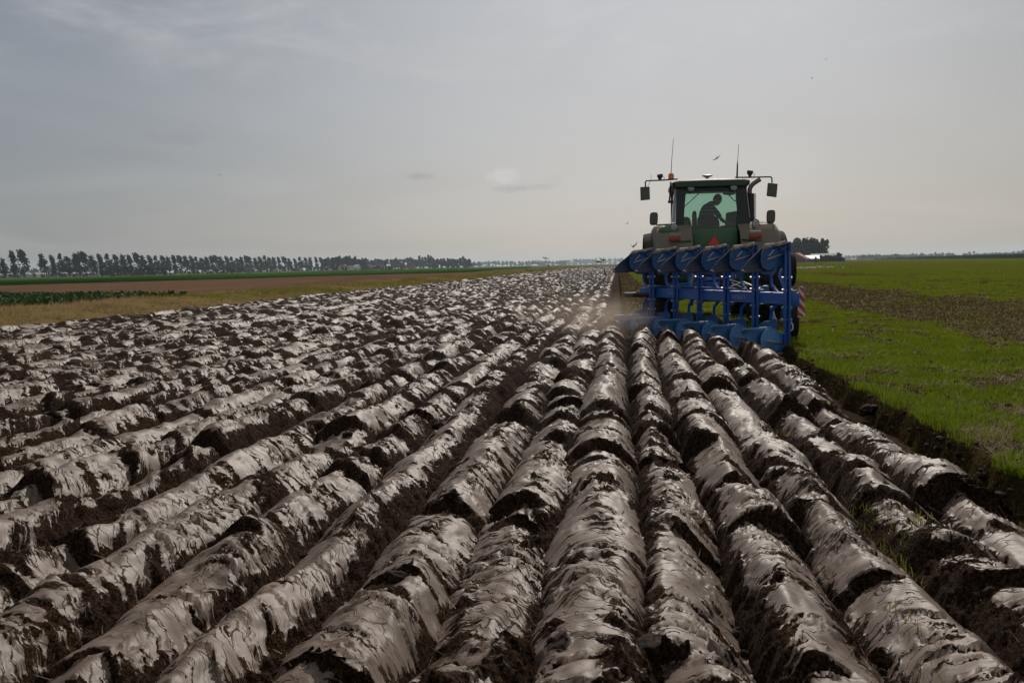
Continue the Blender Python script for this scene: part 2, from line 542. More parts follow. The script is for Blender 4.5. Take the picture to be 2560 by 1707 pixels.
M['farplough'] = flat_field('far_furrows', (0.035, 0.026, 0.021), (0.17, 0.14, 0.125), 2.2, 1.2, 0.4, 0.6)
M['verge_earth'] = flat_field('verge_earth', (0.070, 0.055, 0.020), (0.160, 0.115, 0.050), 3.0, 1.5, 0.2)
M['blade'] = leafy('young_grass', (0.044, 0.078, 0.004), (0.110, 0.146, 0.008), 0.50, 0.5, 0.9)
M['straw'] = leafy('straw', (0.20, 0.15, 0.08), (0.38, 0.30, 0.17), 0.25, 0.6, 3.0)
M['verge'] = leafy('verge_grass', (0.20, 0.145, 0.055), (0.34, 0.24, 0.115), 0.35, 0.6, 0.35)
M['verge_green'] = leafy('verge_green_grass', (0.070, 0.085, 0.010), (0.17, 0.155, 0.022), 0.4, 0.6, 0.35)
M['beet'] = leafy('beet_leaves', (0.013, 0.036, 0.005), (0.030, 0.068, 0.009), 0.25, 0.7, 0.8)
M['poplar'] = leafy('poplar_leaves', (0.012, 0.020, 0.010), (0.028, 0.038, 0.016), 0.12, 0.6, 0.15)
M['wood'] = leafy('wood_leaves', (0.012, 0.021, 0.013), (0.028, 0.040, 0.020), 0.10, 0.7, 0.06)
M['bark'] = paint('bark', (0.07, 0.055, 0.04), 0.9, 0.1)

# ------------------------------------------------------------------ the land
def wob(v, seed, f=0.6, a=1.0):
    v = np.asarray(v, dtype=float)
    return (fbm(v * f, np.zeros_like(v) + seed * 3.7, seed, 3) - 0.5) * 2 * a

RIDGE_TAB = [(0.0, [-.16, .27, .67, 1.05, 1.44, 1.79]), (8.0, [-.16, .28, .675, 1.06, 1.46, 1.81]),
             (13.5, [-.16, .33, .72, 1.14, 1.55, 2.04]), (17.0, [-.12, .50, .92, 1.33, 1.76, 2.22]), (30., [-.12, .50, .92, 1.33, 1.76, 2.22])]
BODY_Y = [19.95 - .86 * i for i in range(6)]
BODY_X = [at_depth(px, 740, y).x for px, y in zip((1628, 1686.5, 1746, 1811.6, 1883, 1962), BODY_Y)]
OLD0 = -0.50

def edge_x(Y):
    """where the standing field begins, right of the open furrow"""
    Y = np.asarray(Y, dtype=float)
    e = np.interp(Y, [0, 4, 9, 12.8, 14.8, 15.8, 20.0, 20.8, 400], [2.42, 2.47, 2.53, 2.55, 2.74, 2.77, .72, .24, .24])
    return e + wob(Y, 5, 1.6, .07) * (Y < 15) + wob(Y, 6, 5.0, .06) + wob(Y, 7, 13.0, .04) * (Y < 14)

def ridge_centre(j, V):
    if j >= 0:
        ys = [r[0] for r in RIDGE_TAB]
        return np.interp(V, ys, [r[1][j] for r in RIDGE_TAB])
    k = -1 - j
    base = OLD0 - .425 * k
    return np.full_like(np.asarray(V, dtype=float), base)

field = link_mesh('ploughed_field', np_mesh('ploughed_field', [(-16.2, .5, -.23), (3.4, .5, -.23), (3.4, 430, -.23), (-16.2, 430, -.23)], quads=[(0, 1, 2, 3)]), M['trench'])
tag(field, kind='structure')

rng = np.random.default_rng(11)
tri_total = 0
def ridge(j):
    global tri_total
    rs = np.random.default_rng(1000 + j * 17)
    X0 = float(ridge_centre(j, 6.0))
    new = j >= 0
    old = max(0, -j)                    # how many slices back
    y_start = max(1.9, abs(X0) / .74 - 1.6 if X0 < 0 else 1.9)
    y_end = (BODY_Y[j] - .42) if new else 400.0
    # along the ridge: sample rows, three levels of detail
    segs = [(0, 5.2, 64, .0040), (5.2, 11, 36, .0042), (11, 24, 22, .0050), (24, 70, 12, .007), (70, 400, 6, .02)]
    half = .255 if new else .285
    # slab boundaries
    def cells(lo, hi, mean, spread):
        b = [lo]
        while b[-1] < hi: b.append(b[-1] + mean * math.exp(rs.normal() * spread))
        return np.array(b)
    b1 = cells(-1.5, 402, .66 if new else .60, .80); n1 = len(b1)
    amp1 = np.abs(rs.normal(size=n1)) ** 1.5 * (.030 if new else .036) + .004
    amp1 = np.minimum(amp1, .050 if new else .042)
    amp1[rs.random(n1) < .30] *= .25
    roll1 = rs.normal(size=n1) * .022; sh1 = rs.normal(size=n1) * .016; dz1 = rs.normal(size=n1) * (.010 if new else .018)
    skew1 = rs.normal(size=n1) * .17; pw1 = np.where(rs.random(n1) < .5, 1.15 + .5 * rs.random(n1), 1.8 + .8 * rs.random(n1)); ht1 = 1 + rs.normal(size=n1) * .055
    b2 = cells(-1.5, 60, .072, .6); n2 = len(b2)
    amp2 = rs.random(n2) ** 2 * .032
    sm2 = rs.random(n2)
    kr = .20 + rs.random() * .12; kl = .02 + rs.random() * .08
    if j == 0: kl = .16
    crown = (.085 if new else .065) + rs.random() * .03
    if j == 0: half, crown = .30, .125
    side = (.20 if new else -.22) + rs.normal() * .10      # the smooth flank: right on fresh slices, left on the older ones
    if j == 0: side = .03
    verts, quads, sm, st = [], [], [], []
    vo = 0
    for (d0, d1, nc, st_) in segs:
        lo, hi = max(d0, y_start), min(d1, y_end)
        if hi - lo < .05: continue
        nr = max(3, int(math.log(hi / lo) / st_) + 1)
        rows = np.exp(np.linspace(math.log(lo), math.log(hi), nr))
        a = np.linspace(-1, 1, nc + 1)
        A, V = np.meshgrid(a, rows)
        xc = ridge_centre(j, V) + wob(V, j + 40, .7, .045 if new else .06)
        if old > 1: xc = xc + wob(V, j + 90, 2.1, .03)
        hw = half * (1 + .20 * wob(V, j + 60, .8, 1.0))
        warp = (fbm(A * 2.2 + 7, V * 3.0, j + 3, 3) - .5) * .13 + (fbm(A * 9 + 7, V * 16.0, j + 4, 3) - .5) * .045
        c = V + kr * np.clip(A + .25, 0, 2) ** 1.3 + kl * np.clip(-A, 0, 1) ** 1.2 + warp + A * wob(V, j + 95, .7, .22)
        i1 = np.clip(np.searchsorted(b1, c) - 1, 0, n1 - 2)
        len1 = b1[i1 + 1] - b1[i1]
        f1 = (c - b1[i1]) / len1
        x0_ = xc + half * A
        dl = (.012 + .030 * fbm(A * 6, V * 14, j + 13, 3))           # the broken face leans and crumbles
        dl = np.clip(np.maximum(dl, 3.2 * st_ * V) / len1, 0, .6)
        tface = np.clip((f1 - (1 - dl)) / dl, 0, 1)
        i1n = np.minimum(i1 + 1, n1 - 2)
        def shape(ii):
            sk = np.clip(.24 * wob(V, j + 75, .9, 1.0) - .22 * side + skew1[ii], -.55, .55)
            As = np.where(A > sk, (A - sk) / (1 - sk), (A - sk) / (1 + sk))
            return np.clip(1 - np.abs(As) ** pw1[ii], 0, 1) ** .85 * ht1[ii]
        s_a, s_b = shape(i1), shape(i1n)
        body = s_a * (1 - tface) + s_b * tface
        lump = 1 + .30 * wob(V, j + 70, 1.3, 1.0) + .16 * (fbm(A * 1.5, V * 5, j + 9, 3) - .5)
        zv = -.155 if new else -.115
        z = zv + (crown - zv) * body * lump
        env = np.clip(1.05 - A ** 2, 0, 1) ** .5
        lift = lambda ii, ff: amp1[ii] * (1 - ff) * np.clip((b1[ii + 1] - b1[ii]) / .35, .5, 1.3) + dz1[ii] + roll1[ii] * A
        jump = np.abs(env * (lift(i1n, 0 * f1) - lift(i1, .9 + 0 * f1)) + (crown - zv) * (s_b - s_a) * lump)
        z = z + env * (lift(i1, f1) * (1 - tface) + lift(np.minimum(i1 + 1, n1 - 2), 0 * f1) * tface)
        z = z + env * (fbm(x0_ * 7, V * 4.5, j + 15, 3) - .5) * (.05 if new else .07)
        # the torn lip: the near end of each slab hangs a little and is frayed
        x = xc + hw * A + sh1[i1] * env
        if d0 < 24:
            cc = c + (fbm(A * 7, V * 22, j + 5, 2) - .5) * .03
            i2 = np.clip(np.searchsorted(b2, cc) - 1, 0, n2 - 2)
            f2 = (cc - b2[i2]) / (b2[i2 + 1] - b2[i2])
            w2 = sstep(-.5, .4, A * (1 if side <= 0 else .6))
            z = z + env * amp2[i2] * (1 - f2) * (.45 + .55 * w2)
        else:
            f2 = np.full_like(A, .4); i2 = np.zeros_like(A, int); w2 = .5
        # smear
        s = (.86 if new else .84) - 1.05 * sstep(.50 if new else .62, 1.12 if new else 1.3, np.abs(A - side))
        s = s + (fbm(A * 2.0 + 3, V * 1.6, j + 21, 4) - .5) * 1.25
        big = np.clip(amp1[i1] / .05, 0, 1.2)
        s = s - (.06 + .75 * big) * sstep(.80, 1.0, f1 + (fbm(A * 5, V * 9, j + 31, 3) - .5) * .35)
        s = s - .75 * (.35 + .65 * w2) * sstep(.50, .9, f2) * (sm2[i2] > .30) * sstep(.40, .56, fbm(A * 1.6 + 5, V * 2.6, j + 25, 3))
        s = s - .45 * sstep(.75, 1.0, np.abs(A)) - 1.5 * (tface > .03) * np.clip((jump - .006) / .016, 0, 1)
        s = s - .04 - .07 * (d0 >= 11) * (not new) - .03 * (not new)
        rough = np.clip(1 - sstep(.35, .6, s), 0, 1)
        if d0 < 24:
            cr1 = fbm(x * 26, V * 26, j + 51, 4, .6) - .5
            cr2 = fbm(x * 9, V * 9, j + 61, 3) - .5
            z = z + rough * (cr1 * .075 + cr2 * .075)
        else:
            z = z + (fbm(x * 5, V * 2.0, j + 61, 3) - .5) * .05
        if new:
            z = np.where(V > y_end - .3, np.maximum(z - .6 * (V - (y_end - .3)), -.22), z)
        z = z - .02 * sstep(.8, 1, np.abs(A))
        verts.append(np.stack([x, V, z], -1).reshape(-1, 3))
        sm.append(s.ravel())
        st.append(np.stack([x - xc, c, np.full_like(x, (j * .731) % 7 * 3.1)], -1).reshape(-1, 3))
        idx = np.arange((nr) * (nc + 1)).reshape(nr, nc + 1) + vo
        q = np.stack([idx[:-1, :-1], idx[:-1, 1:], idx[1:, 1:], idx[1:, :-1]], -1).reshape(-1, 4)
        quads.append(q); vo += nr * (nc + 1)
    if not verts: return
    V_, Q_ = np.concatenate(verts), np.concatenate(quads)
    me = np_mesh('furrow_slice', V_, quads=Q_, smooth=True)
    add_attr(me, 'smear', 'FLOAT', np.concatenate(sm))
    add_attr(me, 'strip', 'FLOAT_VECTOR', np.concatenate(st))
    tri_total += len(Q_) * 2
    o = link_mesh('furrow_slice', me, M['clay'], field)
    return V_

ridge_pts = []
for j in range(5, -36, -1):
    r_ = ridge(j)
    if r_ is not None: ridge_pts.append(r_[(r_[:, 1] < 45)])
all_pts = np.concatenate(ridge_pts)
print('ridge triangles', tri_total)

# loose clods: torn lumps that rolled into the hollows
def clod_variant(seed, sub=2):
    bm = bmesh.new(); bmesh.ops.create_icosphere(bm, subdivisions=sub, radius=1.0)
    rr = random.Random(seed)
    off = Vector((rr.uniform(0, 50), rr.uniform(0, 50), rr.uniform(0, 50)))
    from mathutils import noise as mn
    sx, sy, sz = rr.uniform(.7, 1.1), rr.uniform(.7, 1.2), rr.uniform(.5, .85)
    for v in bm.verts:
        n = v.co.normalized()
        k = 1 + .42 * mn.noise(n * 1.3 + off) + .30 * mn.noise(n * 3.1 + off) + .16 * mn.noise(n * 7 + off)
        v.co = Vector((n.x * sx, n.y * sy, n.z * sz)) * k
    vs = np.array([v.co[:] for v in bm.verts]); fs = np.array([[v.index for v in f.verts] for f in bm.faces])
    bm.free(); return vs, fs
cv = [clod_variant(i, 2) for i in range(5)]
cv1 = [clod_variant(i + 20, 1) for i in range(5)]
sel = rng.choice(len(all_pts), 60000, replace=False)
P = all_pts[sel]
order = rng.permutation(len(P))
V_, T_ = [], []; vo = 0; cnt = 0
for i in order:
    x, y, z = P[i]
    if cnt >= 2600: break
    if y < 2.2 or rng.random() > min(1, .5 + y / 20): continue
    if z > -.05: continue
    size = (.009 + .022 * rng.random() ** 2) * (1 + y * .045)
    vs, fs = (cv if y < 9 else cv1)[rng.integers(5)]
    th = rng.random() * 6.28; c_, s_ = math.cos(th), math.sin(th)
    w = vs * size; w = np.stack([w[:, 0] * c_ - w[:, 1] * s_, w[:, 0] * s_ + w[:, 1] * c_, w[:, 2]], -1) + (x, y, z + size * .25)
    V_.append(w); T_.append(fs + vo); vo += len(w); cnt += 1
me = np_mesh('loose_crumbs', np.concatenate(V_), tris=np.concatenate(T_), smooth=True)
o = link_mesh('loose_crumbs', me, M['crumb'], field); tag(o, kind='stuff')
tri_total += len(me.polygons)

# big dark clods standing proud of the slices
big_me = []
for i in range(6):
    vs, fs = clod_variant(70 + i, 3)
    m_ = np_mesh('soil_clod', vs, tris=fs, smooth=True); m_.materials.append(M['crumb']); big_me.append(m_)
def surf_z(x, y):
    d = (all_pts[:, 0] - x) ** 2 + (all_pts[:, 1] - y) ** 2
    k = np.argpartition(d, 8)[:8]
    return float(all_pts[k, 2].max())
for i, (px, py, s) in enumerate([(1005, 1437, .055), (190, 905, .10), (275, 820, .08), (760, 905, .07), (950, 960, .07), (1100, 1045, .06), (1615, 1600, .06), (2170, 975, .07), (370, 880, .09), (640, 1020, .05), (870, 1090, .05), (600, 860, .08), (420, 800, .08), (150, 875, .08), (1130, 1250, .045), (2010, 925, .05), (1330, 850, .06)]):
    d = ray(px, py); t_ = (CAM_H - .08) / -d.z
    x, y = d.x * t_, d.y * t_
    o = bpy.data.objects.new('soil_clod', big_me[i % 6]); COL.objects.link(o); o.parent = field
    o.location = (x, y, surf_z(x, y) - s * .15); o.scale = (s * 1.15, s, s * .85); o.rotation_euler = (rng.random() * .6, rng.random() * .6, rng.random() * 6)

# ---- blades: one triangle or a bent pair each
def blades(name, X, Y, Z, H, Wd, mat, parent=None, lean=.35, lean_dir=None, kind='stuff', bent=True):
    n = len(X)
    th = rng.random(n) * 2 * np.pi
    dx, dy = np.cos(th) * Wd * .5, np.sin(th) * Wd * .5
    la = rng.random(n) * 2 * np.pi if lean_dir is None else lean_dir + rng.normal(size=n) * .7
    L = np.abs(rng.normal(size=n)) * lean * H
    lx, ly = np.cos(la) * L, np.sin(la) * L
    base1 = np.stack([X - dx, Y - dy, Z], -1); base2 = np.stack([X + dx, Y + dy, Z], -1)
    if bent:
        hm = H * .6
        m1 = np.stack([X - dx * .8 + lx * .35, Y - dy * .8 + ly * .35, Z + hm], -1); m2 = np.stack([X + dx * .8 + lx * .35, Y + dy * .8 + ly * .35, Z + hm], -1)
        tip = np.stack([X + lx, Y + ly, Z + H * np.clip(1 - .25 * L / np.maximum(H, 1e-4), .3, 1)], -1)
        V = np.stack([base1, base2, m2, m1, tip], 1).reshape(-1, 3)
        k = np.arange(n)[:, None] * 5
        me = np_mesh(name, V, quads=k + np.array([0, 1, 2, 3]), tris=k + np.array([3, 2, 4]))
        nt = n * 3
    else:
        tip = np.stack([X + lx, Y + ly, Z + H], -1)
        V = np.stack([base1, base2, tip], 1).reshape(-1, 3)
        me = np_mesh(name, V, tris=np.arange(n)[:, None] * 3 + np.array([0, 1, 2])); nt = n
    global tri_total; tri_total += nt
    o = link_mesh(name, me, mat, parent)
    if kind: tag(o, kind=kind)
    return o

# ---- the standing field on the right
def green_amount(X, Y):
    g = .92 - .66 * sstep(5.9, 6.8, X + wob(Y, 71, .35, .5)) * (1 - sstep(9.0, 12.2, X + wob(Y, 72, .2, 1.2) - Y * .03))
    g = g - .30 * sstep(16, 18, X - Y * .02) * (1 - sstep(19, 23, X - Y * .02))
    g = g - .95 * (Y > 15.2) * sstep(-.2, .25, X) * (1 - sstep(1.35, 1.75, X + wob(Y, 73, .3, .25)))
    g = g + (fbm(X * .9, Y * .5, 81, 4) - .5) * .95
    g = g - .75 * sstep(.50, .68, fbm(X * 2.3, Y * 1.3, 82, 4)) * (Y < 60)
    g = g - .30 * sstep(24, 60, Y) * (fbm(X * .05, Y * .12, 83, 3) > .55) + .12 * sstep(20, 60, Y)
    return g
rows = np.exp(np.linspace(math.log(3.2), math.log(260.0), 520))
t = np.linspace(0, 1, 150) ** 2.2
Yg = np.repeat(rows[:, None], len(t) + 4, 1)
e = edge_x(rows)[:, None]
far_x = np.clip(rows * .75 + 6, 14, 150)[:, None]
Xg = np.concatenate([e - .13 + 0 * rows[:, None], e - .085, e - .05, e - .02, e + t[None, :] * far_x], 1)
Zg = (fbm(Xg * 3, Yg * 3, 91, 4) - .5) * .07 * (Yg < 60) - .0
Zg[:, 0] = -.27; Zg[:, 1] = -.17 + (fbm(Yg[:, 1] * 9, Yg[:, 1] * 0, 92, 3) - .5) * .08; Zg[:, 2] = -.08 + (fbm(Yg[:, 2] * 12, Yg[:, 2] * 0, 93, 3) - .5) * .06
Zg[:, 3] -= .015
Xg[:, 0] += (fbm(rows * 8, rows * 0, 94, 3) - .5) * .08
Gg = green_amount(Xg, Yg); Gg[:, :3] = -1.2; Gg[:, 3] = .1
nr, nc = Xg.shape
idx = np.arange(nr * nc).reshape(nr, nc)
q = np.stack([idx[:-1, :-1], idx[:-1, 1:], idx[1:, 1:], idx[1:, :-1]], -1).reshape(-1, 4)
me = np_mesh('grass_field', np.stack([Xg, Yg, Zg], -1), quads=q, smooth=True)
add_attr(me, 'green', 'FLOAT', Gg.ravel())
sward = link_mesh('grass_field', me, M['sward']); tag(sward, kind='structure'); tri_total += len(q) * 2
# beyond, the same field carries on to the hedges
me = np_mesh('far_grass_field', [(.3, 225, -.06), (900, 225, -.06), (900, 1500, -.06), (.3, 1500, -.06), (60, 60, -.10), (900, 60, -.10)], quads=[(0, 1, 2, 3), (4, 5, 1, 0)])
add_attr(me, 'green', 'FLOAT', np.full(6, .72)); tag(link_mesh('far_grass_field', me, M['sward']), kind='structure')
tag(link_mesh('ground', np_mesh('ground', [(-9000, -60, -.34), (9000, -60, -.34), (9000, 9000, -.34), (-9000, 9000, -.34)], quads=[(0, 1, 2, 3)]), M['ground']), kind='structure')
tag(link_mesh('far_ploughed_field', np_mesh('far_ploughed_field', [(-15.6, 398, -.04), (.1, 398, -.04), (.1, 900, -.04), (-15.6, 900, -.04)], quads=[(0, 1, 2, 3)]), M['farplough']), kind='structure')

def sample_wedge(n, y0, y1, xf0, xf1, p=2.0):
    """points with a density falling with distance"""
    u = rng.random(n)
    Y = (y0 ** (1 - p) + u * (y1 ** (1 - p) - y0 ** (1 - p))) ** (1 / (1 - p))
    a = xf0(Y); b = xf1(Y)
    X = a + rng.random(n) * np.maximum(b - a, 0)
    return X, Y
# young grass
X, Y = sample_wedge(300000, 3.4, 75, lambda y: edge_x(y) - .05, lambda y: np.clip(y * .60 + 1.2, 3, 60), 1.75)
g = green_amount(X, Y); near_edge = np.clip(1 - (X - edge_x(Y)) / .5, 0, 1)
keep = rng.random(len(X)) < np.clip((g + (fbm(X * 5, Y * 5, 84, 3) - .5) * .9) * 1.15 - .16, .0, 1)
X, Y, ne = X[keep], Y[keep], near_edge[keep]
H = (.030 + .045 * rng.random(len(X))) * (1 + .8 * ne * (Y < 14)) * (.6 + .8 * fbm(X * 1.7, Y * 1.7, 85, 2))
W_ = np.maximum(.0035, .00050 * Y) * (1 + .5 * rng.random(len(X)))
Zb = (fbm(X * 3, Y * 3, 91, 4) - .5) * .07
a_ = Y < 16
tag(blades('young_grass', X[a_], Y[a_], Zb[a_] - .01, H[a_], W_[a_], M['blade'], lean=.5), 'short bright green grass growing on the unploughed land right of the furrow', 'grass', kind='stuff')
b_ = ~a_
tag(blades('young_grass', X[b_], Y[b_], Zb[b_] - .01, H[b_] * 1.1, W_[b_] * 1.4, M['blade'], lean=.5, bent=False), 'green grass cover of the unploughed field further off around the tractor', 'grass', kind='stuff')
# straw litter
X, Y = sample_wedge(110000, 4.0, 95, lambda y: edge_x(y) + .05, lambda y: np.clip(y * .60 + 1.2, 3, 60), 1.7)
g = green_amount(X, Y)
keep = rng.random(len(X)) < np.clip(1.0 - g * 1.02, .05, 1)
X, Y = X[keep], Y[keep]
n = len(X)
Zb = (fbm(X * 3, Y * 3, 91, 4) - .5) * .07
H = .02 + .07 * rng.random(n) ** 2
tag(blades('straw_litter', X, Y, Zb, H, np.maximum(.004, .00045 * Y), M['straw'], lean=2.2, bent=False), 'dry pale straw lying in strips on the unploughed field', 'straw', kind='stuff')
# lumps of earth thrown over the grass
V_, T_ = [], []; vo = 0
X, Y = sample_wedge(2600, 4.5, 70, lambda y: edge_x(y) + .02, lambda y: np.clip(y * .60 + 1.2, 3, 60), 1.5)
g = green_amount(X, Y)
for x, y, gg in zip(X, Y, g):
    if rng.random() < gg * .8: continue
    s_ = (.012 + .03 * rng.random() ** 2) * (1 + y * .012)
    vs, fs = cv1[rng.integers(5)]
    V_.append(vs * s_ + (x, y, .0)); T_.append(fs + vo); vo += len(vs)
for k in range(170):          # crumbs along the broken furrow wall
    y = 3.4 + 12 * rng.random() ** 1.3; x = float(edge_x(y)) + rng.normal() * .08 - .04
    s_ = .008 + .03 * rng.random() ** 2; vs, fs = cv[rng.integers(5)]
    V_.append(vs * s_ + (x, y, -.10 + .12 * rng.random())); T_.append(fs + vo); vo += len(vs)
me = np_mesh('soil_crumbs', np.concatenate(V_), tris=np.concatenate(T_), smooth=True)
o = link_mesh('soil_crumbs', me, M['crumb'], sward); tag(o, kind='stuff')
# grass tufts and straw turned in with the slices
pp = all_pts[rng.choice(len(all_pts), 26000, replace=False)]
k = (pp[:, 1] > 2.5) & (pp[:, 1] < 17) & (pp[:, 2] < .06)
pp = pp[k]
fresh = (fbm(pp[:, 0] * 3, pp[:, 1] * 2.2, 97, 3) > .60) & (pp[:, 0] > 1.0)
g_ = pp[fresh][:1500]
g_ = np.repeat(g_, 3, 0); g_ = g_ + rng.normal(size=g_.shape) * (.02, .02, .006)
tag(blades('turned_grass', g_[:, 0], g_[:, 1], g_[:, 2], .02 + .05 * rng.random(len(g_)), np.full(len(g_), .0035), M['verge_green'], lean=1.0, parent=field), kind='stuff')
st_ = pp[~fresh]; st_ = st_[rng.random(len(st_)) < .10]
o = blades('turned_straw', st_[:, 0], st_[:, 1], st_[:, 2] + .01, .01 + .05 * rng.random(len(st_)) ** 2, np.full(len(st_), .0035), M['straw'], lean=1.8, bent=False, parent=field)

# ---- the bank on the left
rows = np.exp(np.linspace(math.log(18.0), math.log(900.0), 200))
xs = np.array([-15.0, -15.6, -16.3, -17.0, -17.9, -18.8, -19.8, -21.0, -22.2, -23.6])
zs = np.array([-.30, -.04, .08, .20, .30, .31, .24, .12, .02, -.05])
Xg = xs[None, :] + wob(rows, 33, .25, .25)[:, None]; Yg = np.repeat(rows[:, None], len(xs), 1)
Zg = zs[None, :] * (1 + .25 * wob(rows, 34, .15, 1.0)[:, None]) + (fbm(Xg * 1.1, Yg * .5, 35, 3) - .5) * .34
idx = np.arange(Xg.size).reshape(Xg.shape)
q = np.stack([idx[:-1, :-1], idx[:-1, 1:], idx[1:, 1:], idx[1:, :-1]], -1).reshape(-1, 4)[:, ::-1]
verge = link_mesh('verge_bank', np_mesh('verge_bank', np.stack([Xg, Yg, Zg], -1), quads=q, smooth=True), M['verge_earth']); tag(verge, kind='structure')
def bank_z(x, y):
    return np.interp(-x - 0, -xs, zs) * 1.0
for nm, n, ymin, ymax, mt, lab, thr in (('verge_grass', 62000, 20, 330, 'verge', 'dry straw coloured grass on the low bank along the ploughed land', 0),
                                        ('green_verge_grass', 42000, 20, 420, 'verge_green', 'greener patches of rough grass on the low bank along the ploughed land', 1)):
    X, Y = sample_wedge(n, ymin, ymax, lambda y: y * 0 - 22.7, lambda y: y * 0 - 15.3, 1.6)
    pn = fbm(X * .35, Y * .16, 36, 3) + .22 * sstep(26, 50, Y) - .07
    keep = (pn > .47) if thr else (pn < .56)
    keep = keep & (rng.random(len(X)) < np.clip(1.15 - (-X - 15.3) / 9, .3, 1))
    X, Y = X[keep], Y[keep]
    H = (.08 + .16 * rng.random(len(X))) * (.15 + 1.7 * fbm(X * 1.3, Y * .9, 37, 3) ** 1.3)
    tag(blades(nm, X, Y, bank_z(X, Y) - .03, H, np.maximum(.012, .0009 * Y), M[mt], lean=.9, lean_dir=.4, bent=False), lab, 'grass', kind='stuff')
# beet leaves in a block behind the bank
V_, T_ = [], []; vo = 0
for k in range(3000):
    y = 24 + 38 * rng.random() ** .85
    xr = -20.4 - rng.random() * (y * .8 - 15)
    if xr < -y * .78 - 1 or y > 42 + (-20.4 - xr) * .5: continue
    xr = round(xr / .5) * .5 + rng.normal() * .06
    nl = 7; hh = .34 + .16 * rng.random()
    for l in range(nl):
        th = rng.random() * 6.28; L = .22 + .16 * rng.random(); w = .07 + .05 * rng.random()
        c_, s_ = math.cos(th), math.sin(th)
        b = np.array([xr, y, .02]); mid = b + (c_ * L * .5, s_ * L * .5, hh * .8); tip = b + (c_ * L, s_ * L, hh * (.75 + .35 * rng.random()))
        sd = np.array([-s_ * w, c_ * w, 0])
        V_ += [b, mid - sd, mid + sd, tip]; T_ += [(vo, vo + 1, vo + 2), (vo + 1, vo + 3, vo + 2)]; vo += 4
tag(link_mesh('beet_crop', np_mesh('beet_crop', np.array(V_), tris=np.array(T_)), M['beet']), 'dark green leafy beet crop in a block behind the straw coloured bank', 'crop', kind='stuff')
tri_total += len(T_)
# bare field and green crop beyond
def gp(px, d): return hz(px, d)
tag(link_mesh('bare_field', np_mesh('bare_field', [(-22.4, 20, -.10), (-22.4, 330, -.10), (*gp(1126, 235), -.10), (*gp(800, 207), -.10), (*gp(640, 182), -.10), (*gp(0, 141), -.10), (-260, 120, -.10), (-260, 20, -.10)],
    tris=[(0, 1, 2), (0, 2, 3), (0, 3, 4), (0, 4, 5), (0, 5, 6), (0, 6, 7)]), M['bare']), kind='structure')
near_e = [(-420, 85), gp(0, 141), gp(640, 182), gp(800, 207), gp(1126, 235), gp(1240, 420), gp(1330, 700)]
far_e = [(-700, 250), gp(0, 360), gp(640, 470), gp(800, 560), gp(1126, 800), gp(1240, 900), gp(1330, 950)]
V_, Q_ = [], []
for (ax, ay), (bx, by) in zip(near_e, far_e):
    V_ += [(ax, ay, -.12), (ax, ay, .22), (bx, by, .22), (bx, by, -.2)]
for k in range(len(near_e) - 1):
    a = k * 4
    Q_ += [(a, a + 4, a + 5, a + 1), (a + 1, a + 5, a + 6, a + 2), (a + 2, a + 6, a + 7, a + 3)]
tag(link_mesh('green_crop_strip', np_mesh('green_crop_strip', V_, quads=Q_), M['crop']), kind='structure')
# dark maize standing along the right horizon
V_, T_ = [], []; vo = 0
for k in range(9000):
    u = rng.random(); d = 1 / (1 / 1250 + u * (1 / 430 - 1 / 1250)) + 14 * rng.random()
    x, y = hz(2180 + 480 * u, d)
    if u < .25 and rng.random() > u * 4: continue
    h = 2.1 + .5 * rng.random(); w = .5
    th = rng.random() * 3.14; sx, sy = math.cos(th) * w, math.sin(th) * w
    V_ += [(x - sx, y - sy, -.2), (x + sx, y + sy, -.2), (x + sx * .3, y, h)]; T_ += [(vo, vo + 1, vo + 2)]; vo += 3
tag(link_mesh('maize_crop', np_mesh('maize_crop', np.array(V_), tris=np.array(T_)), M['beet']), 'dark strip of tall maize standing on the right horizon', 'crop', kind='stuff')

# ------------------------------------------------------------------ paints and metals
M['green'] = paint('tractor_green', (0.020, 0.105, 0.035), 0.35, 0.35)
M['roof_green'] = paint('cab_roof_green', (0.010, 0.042, 0.022), 0.4, 0.25)
M['fender'] = paint('dusty_fender', (0.115, 0.130, 0.085), 0.5, 0.92, (0.175, 0.138, 0.110))
M['black'] = paint('black_plastic', (0.012, 0.012, 0.013), 0.5, 0.18)
M['dark'] = paint('dark_cab_frame', (0.010, 0.014, 0.016), 0.35, 0.15)
M['rubber'] = paint('tyre_rubber', (0.016, 0.014, 0.013), 0.9, 0.7, (0.06, 0.046, 0.036), spec=0.2)
M['rim'] = paint('yellow_rim', (0.55, 0.38, 0.02), 0.5, 0.6)
M['steel'] = paint('bright_steel', (0.55, 0.53, 0.50), 0.28, 0.45, (0.20, 0.14, 0.09), 0.85, wear_scale=7)
M['exhaust'] = paint('exhaust_steel', (0.16, 0.135, 0.12), 0.45, 0.4, metal=0.5)
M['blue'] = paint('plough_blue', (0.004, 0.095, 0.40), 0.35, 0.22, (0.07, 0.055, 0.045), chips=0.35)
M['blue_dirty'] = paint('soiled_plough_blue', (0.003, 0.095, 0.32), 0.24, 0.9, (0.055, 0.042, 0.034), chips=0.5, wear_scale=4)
M['board_skylit'] = paint('mouldboard_skylit_blue', (0.085, 0.27, 0.58), 0.26, 0.6, (0.13, 0.11, 0.10), chips=0.25, wear_scale=3)  # blue paint made paler: sky reflection on the lower boards put into the colour
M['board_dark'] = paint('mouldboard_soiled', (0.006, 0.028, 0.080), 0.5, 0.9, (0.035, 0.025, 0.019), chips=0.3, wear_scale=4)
M['red'] = paint('red_marker', (0.45, 0.03, 0.02), 0.5, 0.35)
M['white'] = paint('white_marker', (0.62, 0.60, 0.57), 0.5, 0.3)
M['triangle'] = paint('fluorescent_orange_red', (0.60, 0.06, 0.03), 0.5, 0.15)
